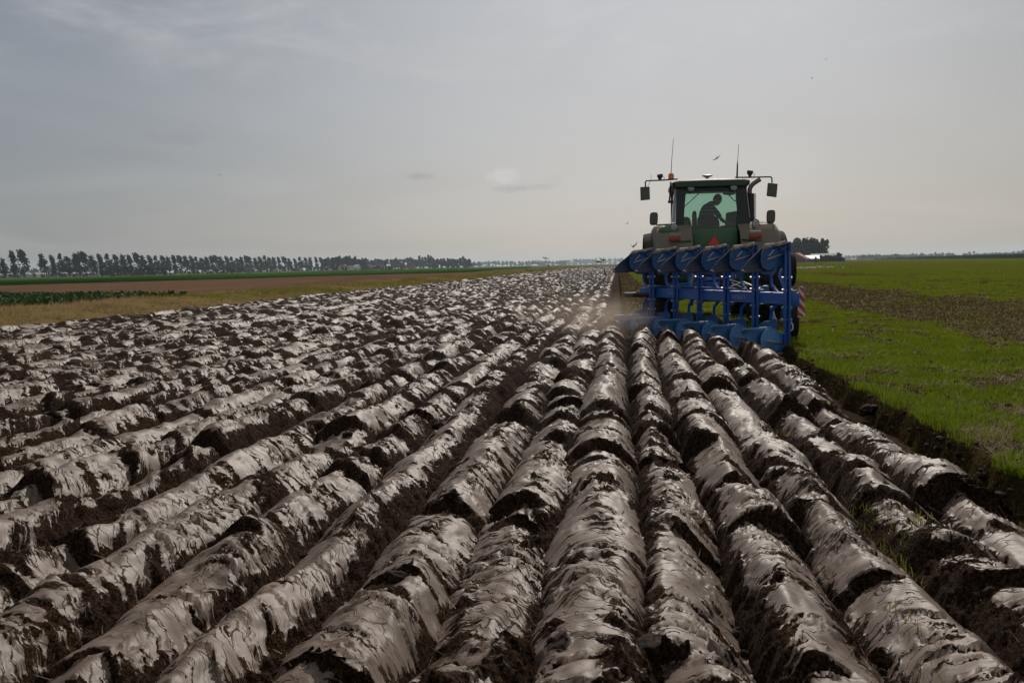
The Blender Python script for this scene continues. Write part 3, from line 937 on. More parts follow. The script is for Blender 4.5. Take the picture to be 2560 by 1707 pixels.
M['lamp_red'] = paint('red_lamp', (0.30, 0.015, 0.015), 0.2, 0.25)
M['lamp_clear'] = paint('clear_lamp', (0.34, 0.33, 0.35), 0.2, 0.3)
M['beige'] = paint('beige_plastic', (0.30, 0.245, 0.19), 0.5, 0.4)
M['orange'] = (lambda t: t.done(t.bsdf((0.85, 0.22, 0.01), 0.2, 0, 0.5, **{'Transmission Weight': 0.35})))(NT('beacon_orange'))
M['mirror'] = paint('mirror_glass', (0.045, 0.055, 0.030), 0.15, 0.2, metal=0.0)
M['pale'] = paint('pale_panel', (0.42, 0.44, 0.46), 0.3, 0.2)
M['skin'] = paint('skin', (0.28, 0.14, 0.09), 0.55, 0.0)
M['hair'] = paint('dark_hair', (0.012, 0.009, 0.008), 0.7, 0.0)
M['seat'] = paint('seat_fabric', (0.012, 0.011, 0.010), 0.8, 0.1)
M['trousers'] = paint('dark_trousers', (0.018, 0.022, 0.035), 0.85, 0.0)
M['feather_white'] = paint('gull_white', (0.72, 0.72, 0.72), 0.7, 0.0)
M['feather_grey'] = paint('gull_grey', (0.24, 0.25, 0.27), 0.7, 0.0)
M['feather_silhouette'] = paint('gull_silhouette', (0.07, 0.065, 0.06), 0.7, 0.0)  # silhouette shade of gulls against the sky, put into the feather colour
M['letter'] = paint('pale_blue_lettering', (0.30, 0.36, 0.50), 0.5, 0.2)
M['trash'] = paint('mud_and_straw', (0.50, 0.42, 0.34), 0.35, 0.9, (0.10, 0.07, 0.05), wear_scale=9)
def glass_mat(name, tint, gl=0.10):
    t = NT(name)
    tr = t.n.new('ShaderNodeBsdfTransparent'); tr.inputs[0].default_value = (*tint, 1)
    g = t.n.new('ShaderNodeBsdfGlossy'); g.inputs['Roughness'].default_value = 0.03
    fr = t.n.new('ShaderNodeFresnel'); fr.inputs[0].default_value = 1.5
    mx = t.n.new('ShaderNodeMixShader')
    t.l.new(t.math('MULTIPLY', fr.outputs[0], 1.0), mx.inputs[0]); t.l.new(tr.outputs[0], mx.inputs[1]); t.l.new(g.outputs[0], mx.inputs[2])
    return t.done(mx.outputs[0])
M['glass'] = glass_mat('green_tinted_glass', (0.74, 0.87, 0.82))
def shirt_mat():
    t = NT('striped_shirt')
    p = t.coord('Object'); z = t.sep(p)[2]
    w = t.math('FRACT', t.math('MULTIPLY', z, 13.0))
    k = t.rng(w, 0.78, 0.84)
    return t.done(t.bsdf(t.mix(k, (0.020, 0.035, 0.075), (0.20, 0.25, 0.32)), 0.8))
M['shirt'] = shirt_mat()

# ------------------------------------------------------------------ tractor
TX, TY = 2.13, 21.2
tractor = empty('tractor', (TX, TY, 0))
tag(tractor, 'large green farm tractor seen from behind with mirrors and a driver in its glass cab', 'tractor')
def A(x, y, ly):
    """cab measurements: enlarged photograph coordinates -> tractor-local x, z at local depth ly"""
    p = at_depth(1590 + x / 6.357, 410 + y / 6.357, TY + ly)
    return (p.x - TX, p.z)
def A3(x, y, ly):
    p = A(x, y, ly); return Vector((p[0], ly, p[1]))

def wheel(parent, x, y, r, w, lug_n, name='rear_wheel'):
    t = MB()
    hw = w / 2
    prof = [(r * .60, -hw * .80), (r * .72, -hw * .98), (r * .86, -hw), (r * .945, -hw * .90), (r * .965, -hw * .5), (r * .97, 0),
            (r * .965, hw * .5), (r * .945, hw * .90), (r * .86, hw), (r * .72, hw * .98), (r * .60, hw * .80)]
    t.lathe(prof, (0, 0, 0), 'X', 48, closed=True)
    for k in range(lug_n):
        for sgn in (-1, 1):
            a0 = 2 * math.pi * (k + (.5 if sgn > 0 else 0)) / lug_n
            rr0, rr1 = r * .955, r * 1.0
            da = .045
            vs = []
            for (xx, aa) in ((0.02 * sgn, a0 + .11), (hw * .97 * sgn, a0 - .10)):
                for rr in (rr0, rr1):
                    for d in (-da / 2, da / 2):
                        rq = rr if abs(xx) < .1 else rr - .02
                        vs.append((xx, rq * math.cos(aa + d), rq * math.sin(aa + d)))
            t.verts_faces(vs, [(0, 1, 3, 2), (4, 6, 7, 5), (0, 2, 6, 4), (1, 5, 7, 3), (2, 3, 7, 6), (0, 4, 5, 1)])
    o = t.build(name, M['rubber'], parent); o.location = (x, y, r)
    rm = MB(); rm.lathe([(r * .60, -hw * .78), (r * .56, -hw * .6), (r * .52, -hw * .1), (.16, 0), (.16, hw * .3), (r * .5, hw * .3), (r * .56, hw * .6), (r * .60, hw * .78)], (0, 0, 0), 'X', 32)
    rim = rm.build('rim', M['rim'], o)
    hb = MB(); hb.lathe([(.15, -hw * .5), (.15, hw * .5)], (0, 0, 0), 'X', 16); hb.build('hub', M['black'], o)
    return o
wheel(tractor, -1.14, 0, .98, .70, 22); wheel(tractor, 1.14, 0, .98, .70, 22)
wheel(tractor, -1.0, 2.95, .75, .52, 18, 'front_wheel'); wheel(tractor, 1.0, 2.95, .75, .52, 18, 'front_wheel')

def fender(x_in, x_out, name='fender'):
    s = 1 if x_out > 0 else -1
    rings = []
    for k in range(17):
        th = R(20 + 140 * k / 16)
        rr = 1.19 + (.04 if 3 < k < 13 else 0)
        prof = [(x_in, rr - .05), (x_in, rr), ((x_in + x_out) / 2, rr + .015), (x_out - s * .16, rr - .005), (x_out - s * .06, rr - .04), (x_out - s * .01, rr - .12), (x_out, rr - .30),
                (x_out - s * .03, rr - .30), (x_out - s * .05, rr - .14), (x_out - s * .17, rr - .05)]
        rings.append([(px_, -pr * math.cos(th) * .98, .98 + pr * math.sin(th)) for px_, pr in prof])
    m = MB(); m.loft(rings)
    f = m.build(name, M['fender'], tractor)
    return f
fl = fender(-.50, -1.36); fr = fender(.52, 1.40)
# dark extensions outside the fenders
for s in (-1, 1):
    rings = []
    for k in range(12):
        th = R(20 + 120 * k / 11)
        rr = 1.10
        rings.append([(s * px_, -pr * math.cos(th), .93 + pr * math.sin(th)) for px_, pr in ((1.37, rr), (1.53, rr - .03), (1.54, rr - .10), (1.52, rr - .10), (1.37, rr - .03))])
    MB().loft(rings).build('fender_extension', M['rubber'], tractor)
# green crease along each fender, inner green panel
MB().box((0, -.42, 1.72), (1.02, .10, .72), bev=.03).build('rear_panel', M['green'], tractor)
for s, xo in ((-1, .98), (1, 1.0)):
    MB().box((s * .76, -.86, 1.80), (.46, .05, .035), Matrix.Rotation(R(5 * s), 3, 'Y'), bev=.01).build('green_stripe', M['green'], tractor)
    MB().lathe([(.0, -.20), (.10, -.19), (.13, -.1), (.13, .1), (.10, .19), (0, .20)], (s * 1.02, -.55, 2.03), 'X', 16).build('fender_cap', M['green' if s < 0 else 'beige'], tractor)
# tail lamps
for (zx, zy, s) in ((615, 1170, -1), (1895, 1130, 1)):
    c = A3(zx, zy, -1.05)
    b = MB().box((c.x, c.y, c.z + .055), (.235, .14, .075), bev=.012).build('lamp_housing', M['beige'], tractor)
    MB().box((c.x, c.y - .01, c.z - .035), (.245, .15, .10), bev=.012).build('tail_lamp', M['lamp_red'], b)
# round work lamps on the fenders and under the roof
def round_lamp(c, r, name='work_lamp'):
    o = MB().lathe([(0, -.055), (r * .7, -.05), (r, -.03), (r * 1.04, 0), (r * .9, .05), (r * .4, .10), (0, .11)], tuple(c), 'Y', 20).build(name, M['black'], tractor)
    MB().lathe([(0, -.064), (r * .6, -.06), (r * .86, -.048), (r * .86, -.03)], tuple(c), 'Y', 20).build('lens', M['lamp_clear'], o)
    return o
c = A3(605, 1005, -.62); round_lamp(c, .085); MB().tube([c + Vector((0, .02, -.08)), c + Vector((0, .02, -.24))], .02).build('lamp_stalk', M['black'], tractor)
c = A3(1900, 965, -.62); round_lamp(c, .085); MB().tube([c + Vector((0, .02, -.08)), c + Vector((0, .02, -.24))], .02).build('lamp_stalk', M['black'], tractor)
round_lamp(A3(872, 392, -.40), .082); round_lamp(A3(1550, 375, -.40), .082)
# cab
YR, YF = -.28, 1.45          # rear and front planes of the cab
def plate(name, pts, y0, y1, mat, parent=tractor, yl=YR, bev=.006):
    m = MB(); m.prism([A(x, y, yl) for x, y in pts], 'Y', y0, y1)
    return m.build(name, mat, parent, bevel=bev)
plate('cab_post', [(645, 395), (782, 430), (790, 470), (770, 700), (750, 1045), (628, 1010)], YR - .04, YR + .07, M['dark'])
plate('cab_post', [(1585, 400), (1755, 385), (1812, 955), (1590, 1015), (1607, 720), (1590, 560)], YR - .04, YR + .07, M['dark'])
plate('window_header', [(645, 370), (1760, 350), (1760, 392), (1600, 402), (1560, 432), (1380, 428), (930, 440), (782, 432), (645, 398)], YR - .045, YR + .075, M['dark'])
plate('cab_sill', [(628, 1008), (750, 1040), (900, 1062), (1600, 1022), (1812, 955), (1812, 975), (1640, 1070), (880, 1090), (640, 1040)], YR - .06, YR + .08, M['black'])
lz, hz_ = A(900, 1050, YR)[1], A(900, 420, YR)[1]
xl0, xr0 = A(640, 700, YR)[0], A(1790, 700, YR)[0]
def pane(name, pts, mat=M['glass'], parent=tractor):
    vs = [Vector(p) for p in pts]
    nrm = (vs[1] - vs[0]).cross(vs[2] - vs[0]).normalized() * .003
    m = MB(); n = len(vs)
    m.verts_faces([v - nrm for v in vs] + [v + nrm for v in vs], [list(range(n))[::-1], list(range(n, 2 * n))] + [[i, (i + 1) % n, n + (i + 1) % n, n + i] for i in range(n)])
    return m.build(name, mat, parent, smooth=False)
pane('rear_window', [(xl0 + .14, YR + .015, lz), (xr0 - .16, YR + .015, lz), (xr0 - .18, YR + .015, hz_), (xl0 + .16, YR + .015, hz_)])
fx = .80
pane('windscreen', [(-fx + .05, YF, 1.75), (fx - .05, YF, 1.75), (fx - .08, YF - .05, 3.05), (-fx + .08, YF - .05, 3.05)])
for s in (-1, 1):
    xx = xl0 if s < 0 else xr0
    pane('side_window', [(xx * 1.02, YR + .10, 2.12), (xx * 1.04, YF - .06, 1.85), (xx * .98, YF - .08, 3.05), (xx * .94, YR + .10, 3.05)])
    MB().box((s * .80, YF, 2.43), (.07, .07, 1.30), bev=.015).build('front_post', M['dark'], tractor)
plate('side_glass_reflection', [(612, 398), (645, 398), (624, 930), (570, 925)], YR + .02, YR + .06, M['pale'], bev=.0)  # pale plate stands in for the sky reflected in the side window
plate('hand_rail', [(1752, 470), (1760, 470), (1806, 850), (1797, 850)], YR - .09, YR - .07, M['pale'], bev=.0)
# cab floor and dash
MB().box((0, .58, 1.72), (1.55, 1.7, .12), bev=.03).build('cab_floor', M['black'], tractor)
MB().box((0, .60, 1.42), (1.3, 1.8, .5), bev=.05).build('cab_base', M['green'], tractor)
# roof: lofted dome
rings = []
x0r, x1r = A(562, 330, -.35)[0], A(1815, 290, -.35)[0]
zt, zb = A(1150, 232, -.35)[1], A(1150, 380, -.35)[1]
for (yy, sc, tp, bt) in ((-.48, .93, -.055, .03), (-.44, .985, -.02, .01), (-.2, 1.0, 0, 0), (.6, 1.0, .03, 0), (1.35, .98, .0, 0), (1.58, .93, -.06, .03)):
    cx = (x0r + x1r) / 2; hwid = (x1r - x0r) / 2 * sc
    za, zc = zt + tp, zb + bt
    rings.append([(cx - hwid * .92, yy, zc), (cx - hwid * .99, yy, zc + .05), (cx - hwid, yy, zc + .11), (cx - hwid * .95, yy, za - .045), (cx - hwid * .80, yy, za - .012), (cx, yy, za),
                  (cx + hwid * .80, yy, za - .012), (cx + hwid * .95, yy, za - .045), (cx + hwid, yy, zc + .11), (cx + hwid * .99, yy, zc + .05), (cx + hwid * .92, yy, zc)])
roof = MB().loft(rings).build('cab_roof', M['roof_green'], tractor)
# dome antenna
c = A3(1133, 200, .3)
MB().lathe([(0, -.055), (.04, -.055), (.035, -.03), (.11, .005), (.125, .02), (.10, .032), (0, .04)], tuple(c), 'Z', 24).build('satellite_receiver', M['pale'], tractor)
# aerials
def rod(name, pts, r, mat='black', parent=tractor, n=6):
    return MB().tube(pts, r, n).build(name, M[mat], parent)
def S3(px, py, ly):
    p = at_depth(px, py, TY + ly); return Vector((p.x - TX, ly, p.z))
rod('aerial', [S3(1677.5, 440, -.1), S3(1679, 405, -.1), S3(1683.5, 347, -.1)], [.010, .007, .005])
rod('aerial', [S3(1842.5, 446, .2), S3(1843.5, 415, .2), S3(1844, 404, .2)], [.022, .018, .010])
rod('aerial', [S3(1844, 404, .2), S3(1847, 361, .2)], [.006, .005])
rod('aerial', [S3(1627.5, 436, -.3), S3(1627.5, 451, -.3), S3(1619.5, 465, -.3)], [.004, .005, .005])
# beacon
c = S3(1677.8, 441.5, -.1)
bb = MB().lathe([(.06, -.075), (.065, -.05)], tuple(c), 'Z', 18).build('beacon_base', M['black'], tractor)
MB().lathe([(.062, -.05), (.064, .02), (.052, .055), (.028, .075), (0, .08)], tuple(c), 'Z', 18).build('beacon', M['orange'], tractor)
# mirror arms, square upper mirrors, rounded lower mirrors
rod('mirror_arm', [S3(1694, 448, -.1), S3(1662, 450.5, -.15), S3(1616, 452.5, -.2), S3(1613.5, 455, -.2), S3(1613.5, 467, -.2)], .017)
rod('mirror_arm', [S3(1838, 444, -.1), S3(1880, 443.5, -.15), S3(1926, 442.5, -.2), S3(1929.5, 445, -.2), S3(1930, 458, -.2)], .017)
rod('mirror_brace', [S3(1677, 455, -.12), S3(1675.5, 480, -.12), S3(1673.5, 503, -.12)], .020)
rod('mirror_brace', [S3(1670, 505, -.12), S3(1684, 505, -.12)], .032)
def qmirror(c4, ly):
    P4 = [S3(x, y, ly) for x, y in c4]
    m = MB(); m.prism([(p.x, p.z) for p in P4], 'Y', ly - .02, ly + .05)
    o = m.build('mirror', M['black'], tractor, bevel=.008)
    cc = sum(P4, Vector()) / 4
    MB().prism([(cc.x + (p.x - cc.x) * .88, cc.z + (p.z - cc.z) * .90) for p in P4], 'Y', ly - .026, ly - .0215).build('mirror_glass', M['mirror'], o)
qmirror([(1600.5, 468), (1624, 466.5), (1625, 499), (1601.5, 501.5)], -.2)
qmirror([(1920, 457.5), (1944, 460), (1941, 493.5), (1917, 490)], -.2)
def rmirror(px, py, w, h, tilt, ly):
    c = S3(px, py, ly)
    for nm, sc, y0, y1, mt in (('mirror', 1, -.02, .06, 'black'), ('mirror_glass', .84, -.027, -.0215, 'mirror')):
        pts = []
        for k in range(20):
            a = 2 * math.pi * k / 20
            ex = abs(math.cos(a)) ** .5 * (1 if math.cos(a) > 0 else -1); ez = abs(math.sin(a)) ** .5 * (1 if math.sin(a) > 0 else -1)
            pts.append((c.x + ex * w / 2 * sc + tilt * ez * h / 2, c.z + ez * h / 2 * sc))
        o = MB().prism(pts, 'Y', ly + y0, ly + y1).build(nm, M[mt], tractor if nm == 'mirror' else last, bevel=.006)
        last = o
rmirror(1634.5, 547, .18, .285, .04, -.3)
rmirror(1927.5, 541.5, .18, .285, .03, -.3)
rod('mirror_arm', [S3(1640, 562, -.3), S3(1650, 561.5, -.3), S3(1682, 560.5, -.1)], .012)
rod('mirror_arm', [S3(1934, 553, -.3), S3(1931, 560, -.3), S3(1924, 561.5, -.3), S3(1898, 561, -.2)], .012)
rod('mirror_arm', [S3(1886, 545, 0), S3(1893, 550, -.1), S3(1898, 556, -.1), S3(1897, 562, -.2)], .016)
# rectangular work lamps on the mirror arms
for px, py, tl in ((1650, 441, -1), (1875, 432, 1)):
    c = S3(px, py, -.15)
    o = MB().box((c.x, c.y, c.z + .01), (.125, .10, .075), Matrix.Rotation(R(10 * tl), 3, 'Y'), bev=.015).build('work_lamp', M['black'], tractor)
    MB().prism([(c.x - .05, c.z - .02), (c.x + .05, c.z - .02), (c.x + .02, c.z - .09), (c.x - .02, c.z - .09)], 'Y', c.y - .03, c.y + .04).build('lamp_bracket', M['black'], o)
    rod('lamp_cable', [(c.x + .07, c.y, c.z - .01), (c.x + .10, c.y, c.z - .05), (c.x + .07, c.y, c.z - .10)], .006, parent=o)
# exhaust with its perforated shield
E0, E1 = S3(1877, 565, 1.4), S3(1876, 484, 1.4)
rod('exhaust_stack', [E0, E1], .085, 'black', n=16)
sh = MB()
for k in range(20):
    z = E1.z - .02 - k * (E1.z - E0.z) / 20
    sh.box((E0.x + .098, 1.4, z), (.03, .10, (E1.z - E0.z) / 20 * .55))
sh.build('heat_shield', M['exhaust'], tractor)
rod('exhaust_pipe', [S3(1874, 486, 1.4), S3(1874, 474, 1.4), S3(1877, 466, 1.4), S3(1884, 459, 1.4), S3(1893, 453, 1.4), S3(1900.5, 448.5, 1.4)], [.055, .055, .056, .056, .055, .055], 'exhaust', n=14)
# bonnet, front axle, belly, tank
rings = []
for yy, w, z0, z1 in ((1.5, .42, 1.1, 2.02), (2.4, .42, 1.0, 1.95), (3.5, .40, .95, 1.80), (3.95, .34, .95, 1.60)):
    rings.append([(-w, yy, z0), (-w, yy, z1 - .15), (-w * .7, yy, z1), (w * .7, yy, z1), (w, yy, z1 - .15), (w, yy, z0)])
MB().loft(rings).build('bonnet', M['green'], tractor)
MB().box((0, 1.2, .98), (.62, 3.6, .52), bev=.05).build('transmission', M['black'], tractor)
MB().box((0, 2.95, .72), (1.6, .22, .22), bev=.04).build('front_axle', M['green'], tractor)
MB().tube([(-.95, 0, .98), (.95, 0, .98)], [.20, .20], 14).build('rear_axle', M['green'], tractor)
MB().box((-.62, 1.3, .95), (.5, 1.0, .6), bev=.08).build('fuel_tank', M['black'], tractor)
MB().box((0, 4.3, .95), (.9, .55, .5), bev=.04).build('front_weights', M['black'], tractor)
for s in (-1, 1):
    rod('lift_arm', [(s * .42, -.15, .75), (s * .45, -.75, .70), (s * .47, -1.15, .68)], .045, 'black', n=8)
    rod('lift_rod', [(s * .36, -.35, 1.35), (s * .45, -.75, .72)], .03, 'black')
rod('top_link', [(0, -.35, 1.15), (0, -1.15, 1.12)], .035, 'black')
MB().box((0, -.32, 1.15), (.55, .30, .50), bev=.04).build('hydraulic_block', M['black'], tractor)
lab = S3(1837, 693, -.55)
MB().box((lab.x, -.50, lab.z), (.065, .01, .11), bev=.002).build('warning_plate', M['white'], tractor)
for k, (ax, az, bx, bz) in enumerate(((-.2, 1.3, -.1, .95), (.15, 1.32, .3, .9), (.22, 1.3, .05, .85), (-.1, 1.25, .2, .9))):
    rod('hose', [(ax, -.5, az), ((ax + bx) / 2 + .05, -.85, (az + bz) / 2 - .12), (bx, -1.15, bz)], .014)
# slow vehicle triangle
def tri_poly(g):
    pts = [(1232, 1108), (1262, 1108), (1385, 1318), (1085, 1318)]
    cx, cy = 1240, 1240
    return [A(cx + (x - cx) * g, cy + (y - cy) * g, -.62) for x, y in pts]
sv = MB().prism(tri_poly(.76), 'Y', -.62, -.605).build('slow_vehicle_triangle', M['red'], tractor)
MB().prism(tri_poly(.60), 'Y', -.630, -.622).build('triangle_centre', M['triangle'], sv)
# seats, console, screen, steering wheel
def seat_sil(name, pts, ly, th, mat='seat'):
    m = MB(); m.prism([A(x, y, ly) for x, y in pts], 'Y', ly - th / 2, ly + th / 2)
    return m.build(name, M[mat], tractor, bevel=.03)
seat_sil('seat_back', [(975, 1060), (975, 880), (990, 835), (1060, 815), (1240, 820), (1300, 860), (1325, 930), (1325, 1060)], .35, .14)
MB().box((A(1150, 1000, .6)[0], .62, 2.02), (.52, .50, .14), bev=.04).build('driver_seat', M['seat'], tractor)
seat_sil('arm_rest', [(890, 1070), (893, 790), (905, 752), (935, 745), (958, 765), (968, 900), (972, 1070)], .30, .10)
seat_sil('passenger_seat', [(745, 1060), (745, 850), (790, 838), (840, 850), (865, 900), (900, 1060)], .28, .12)
seat_sil('side_console', [(1410, 1050), (1430, 775), (1600, 748), (1650, 760), (1650, 1050)], .95, .10, 'black')
seat_sil('arm_console', [(1335, 1050), (1335, 985), (1520, 972), (1600, 975), (1600, 1050)], .55, .30, 'black')
MB().lathe([(.19, -.012), (.205, 0), (.19, .012), (.178, 0)], (0, 1.05, 2.38), 'Z', 24, closed=True).build('steering_wheel', M['black'], tractor)
rod('steering_column', [(0, 1.05, 2.38), (0, 1.2, 1.8)], .05)
seat_sil('dash', [(1375, 425), (1550, 425), (1590, 480), (1500, 500), (1380, 490)], 1.30, .06, 'black')
rod('wiper', [A3(770, 678, YR - .02), A3(1030, 442, YR - .02)], .010)
rod('cable', [A3(1340, 400, .2), A3(1480, 500, .2), A3(1550, 575, .2), A3(1680, 640, .2)], .012)

# ------------------------------------------------------------------ the driver
drv = empty('person', (TX, TY, 0))
tag(drv, 'driver in a striped shirt bending to the right inside the tractor cab', 'person')
def skin_body(name, verts, edges, mat, parent, sub=2):
    me = bpy.data.meshes.new(name)
    me.from_pydata([v[0] for v in verts], edges, [])
    o = link_mesh(name, me, mat, parent)
    sk = o.modifiers.new('skin', 'SKIN'); sk.use_smooth_shade = True
    for i, v in enumerate(verts):
        r = v[1]; me.skin_vertices[0].data[i].radius = (r, r) if not isinstance(r, tuple) else r
    me.skin_vertices[0].data[0].use_root = True
    ss = o.modifiers.new('smooth', 'SUBSURF'); ss.levels = sub; ss.render_levels = sub
    return o
LY = .55
def D3(x, y, dy=0): 
    v = A3(x, y, LY + dy); return (v.x, v.y, v.z)
hip = D3(1150, 990)
torso = [(hip, (.19, .15)), (D3(1140, 900, .01), (.17, .13)), (D3(1140, 800, .03), (.175, .13)), (D3(1155, 715, .07), (.17, .125)), (D3(1195, 650, .12), (.10, .10)), (D3(1225, 615, .15), (.075, .075)), # 5 neck
         (D3(1075, 730, .02), .085), (D3(1035, 820, .10), .068), (D3(1060, 930, .28), .052),          # left arm
         (D3(1255, 735, .14), .085), (D3(1310, 810, .18), .066), (D3(1345, 868, .22), .060)]
skin_body('shirt', torso, [(0, 1), (1, 2), (2, 3), (3, 4), (4, 5), (3, 6), (6, 7), (7, 8), (3, 9), (9, 10), (10, 11)], M['shirt'], drv)
arm = [(D3(1335, 850, .21), .046), (D3(1375, 900, .24), .045), (D3(1450, 935, .28), .040), (D3(1525, 950, .31), .032), (D3(1558, 950, .33), (.036, .022)), (D3(1585, 956, .34), (.034, .018)),]
skin_body('forearm', arm, [(0, 1), (1, 2), (2, 3), (3, 4), (4, 5)], M['skin'], drv)
for k in range(4):
    b = Vector(D3(1580, 948 + k * 5, .33 + k * .015))
    skin_body('finger', [(tuple(b), .010), (tuple(b + Vector((.035, .015, .004 - k * .004))), .0095), (tuple(b + Vector((.060, .022, -.012 - k * .004))), .009), (tuple(b + Vector((.072, .02, -.032))), .008)], [(0, 1), (1, 2), (2, 3)], M['skin'], drv, 1)
b = Vector(D3(1560, 940, .30))
skin_body('thumb', [(tuple(b), .012), (tuple(b + Vector((.025, -.01, .018))), .011), (tuple(b + Vector((.05, -.01, .012))), .009)], [(0, 1), (1, 2)], M['skin'], drv, 1)
legs = [(hip, (.17, .15)), (tuple(Vector(hip) + Vector((-.10, .20, -.02))), .09), (tuple(Vector(hip) + Vector((-.14, .50, .02))), .072), (tuple(Vector(hip) + Vector((-.14, .58, -.36))), .05),
        (tuple(Vector(hip) + Vector((.10, .20, -.02))), .09), (tuple(Vector(hip) + Vector((.14, .50, .02))), .072), (tuple(Vector(hip) + Vector((.14, .58, -.36))), .05)]
skin_body('trousers', legs, [(0, 1), (1, 2), (2, 3), (0, 4), (4, 5), (5, 6)], M['trousers'], drv)
# head, tipped forward and to the right
hc = Vector(D3(1292, 572, .20))
Rh = Matrix.Rotation(R(22), 3, 'Y') @ Matrix.Rotation(R(-24), 3, 'X') @ Matrix.Rotation(R(-35), 3, 'Z')
def head_mesh(name, mat, hair=False):
    bm = bmesh.new(); bmesh.ops.create_icosphere(bm, subdivisions=4, radius=1)
    for v in bm.verts:
        n = v.co.copy()
        x, y, z = n.x * .093, n.y * .112, n.z * .142
        if z < 0:
            k = 1 - .34 * (-n.z) ** 1.5; x *= k; y = y * (1 - .18 * (-n.z)) + .012 * (-n.z)
        if not hair:
            if n.y > .75 and abs(n.x) < .22 and -.35 < n.z < .15: y += .024 * (1 - abs(n.x) / .22) * (1 - abs(n.z + .12) / .3)      # nose
            for sx in (-.36, .36):
                d = math.hypot(n.x - sx, n.z - .08)
                if n.y > .5 and d < .17: y -= .010 * (1 - d / .17)                                                                    # eye sockets
            if n.y > .6 and abs(n.z + .48) < .05 and abs(n.x) < .3: y -= .005
        v.co = Vector((x, y, z))
    if hair:
        bmesh.ops.delete(bm, geom=[v for v in bm.verts if (v.co.y > .045 and v.co.z < .085) or v.co.z < -.055], context='VERTS')
        for v in bm.verts: v.co = v.co * 1.07 + v.co.normalized() * .004 * math.sin(v.co.x * 160) * math.sin(v.co.z * 140)
    me = bpy.data.meshes.new(name); bm.to_mesh(me); bm.free()
    me.polygons.foreach_set('use_smooth', np.ones(len(me.polygons), dtype=bool))
    o = link_mesh(name, me, mat, drv)
    o.matrix_local = Matrix.Translation(hc) @ Rh.to_4x4()
    return o
head = head_mesh('head', M['skin']); hair = head_mesh('hair', M['hair'], True)
for s in (-1, 1):
    MB().lathe([(0, -.008), (.026, -.006), (.030, 0), (.024, .008), (0, .010)], (s * .092, -.005, -.005), 'X', 12).build('ear', M['skin'], head)
    MB().lathe([(0, -.010), (.009, -.005), (.011, 0), (.009, .005), (0, .01)], (s * .034, .096, .012), 'Y', 10).build('eye', M['black'], head)
MB().box((0, .103, -.066), (.05, .006, .008), bev=.002).build('mouth', M['hair'], head)

# ------------------------------------------------------------------ plough
plough = empty('plough', (1.73, 17.4, 0))
tag(plough, 'blue six furrow reversible plough behind the tractor with its lower bodies in the soil', 'plough')
PO = Vector((1.73, 17.4, 0)); ZM = .72
def PW(x, y, z): return (x - PO.x, y - PO.y, z)
def prod(name, pts, r, mat='blue', n=8, parent=None):
    return MB().tube([PW(*p) for p in pts], r, n).build(name, M[mat], parent or plough)
def Q3(px, py, Y):
    return tuple(at_depth(px, py, Y))
b0, b1 = Vector((BODY_X[0] - .16, BODY_Y[0] + .50, ZM)), Vector((BODY_X[5] + .06, BODY_Y[5] - .12, ZM))
bd = (b1 - b0).normalized(); bs = Vector((bd.y, -bd.x, 0))
beam = MB()
ring = lambda p: [Vector(PW(*(p + bs * a + Vector((0, 0, b))))) for a, b in ((-.075, -.09), (-.075, .09), (-.06, .10), (.06, .10), (.075, .09), (.075, -.09), (.06, -.10), (-.06, -.10))]
beam.loft([ring(b0), ring(b1)])
beam = beam.build('beam', M['blue'], plough)
def mouldboard(sgn, mat):
    """back of a mouldboard: tail out to the left and rearwards, sgn -1 below the beam, +1 above"""
    NX, NW = 18, 8
    vs, fs = [], []
    for i in range(NX + 1):
        x = -.82 + .84 * i / NX
        zf = np.interp(x, [-.82, -.78, -.25, -.08, .02], [.47, .44, .45, .58, .84])
        zc = np.interp(x, [-.82, -.76, -.68, -.56, -.44, -.36, 0.02], [.48, .55, .64, .73, .83, .88, .93])
        for k in range(NW + 1):
            w = k / NW
            z = zf + (zc - zf) * w
            y = -.80 * (max(0, -x) / .82) ** 1.25 + .10 * math.sin(math.pi * w) * (1 + x) - .16 * (1 - w) * max(0, -x) + .18 * w * (1 + x) * .5
            vs.append((x, y, sgn * z))
    for i in range(NX):
        for k in range(NW):
            a = i * (NW + 1) + k; fs.append((a, a + 1, a + NW + 2, a + NW + 1))
    me = bpy.data.meshes.new('mouldboard'); me.from_pydata(vs, [], fs); me.polygons.foreach_set('use_smooth', np.ones(len(fs), dtype=bool))
    me.materials.append(mat)
    return me
def backplate(sgn, mat):
    m = MB()
    pts = [(-.02, .60), (-.18, .50), (-.34, .47), (-.43, .52), (-.47, .62), (-.45, .76), (-.38, .85), (-.25, .885), (-.02, .90)]
    n = len(pts)
    f = [(x, -.80 * (max(0, -x) / .82) ** 1.25 - .12, sgn * z) for x, z in pts]; b = [(x, y + .05, z) for x, y, z in f]
    m.verts_faces(f + b, [list(range(n)), list(range(n, 2 * n))[::-1]] + [[i, (i + 1) % n, n + (i + 1) % n, n + i] for i in range(n)])
    return m.mesh('back_plate', True)
mats_b = {}
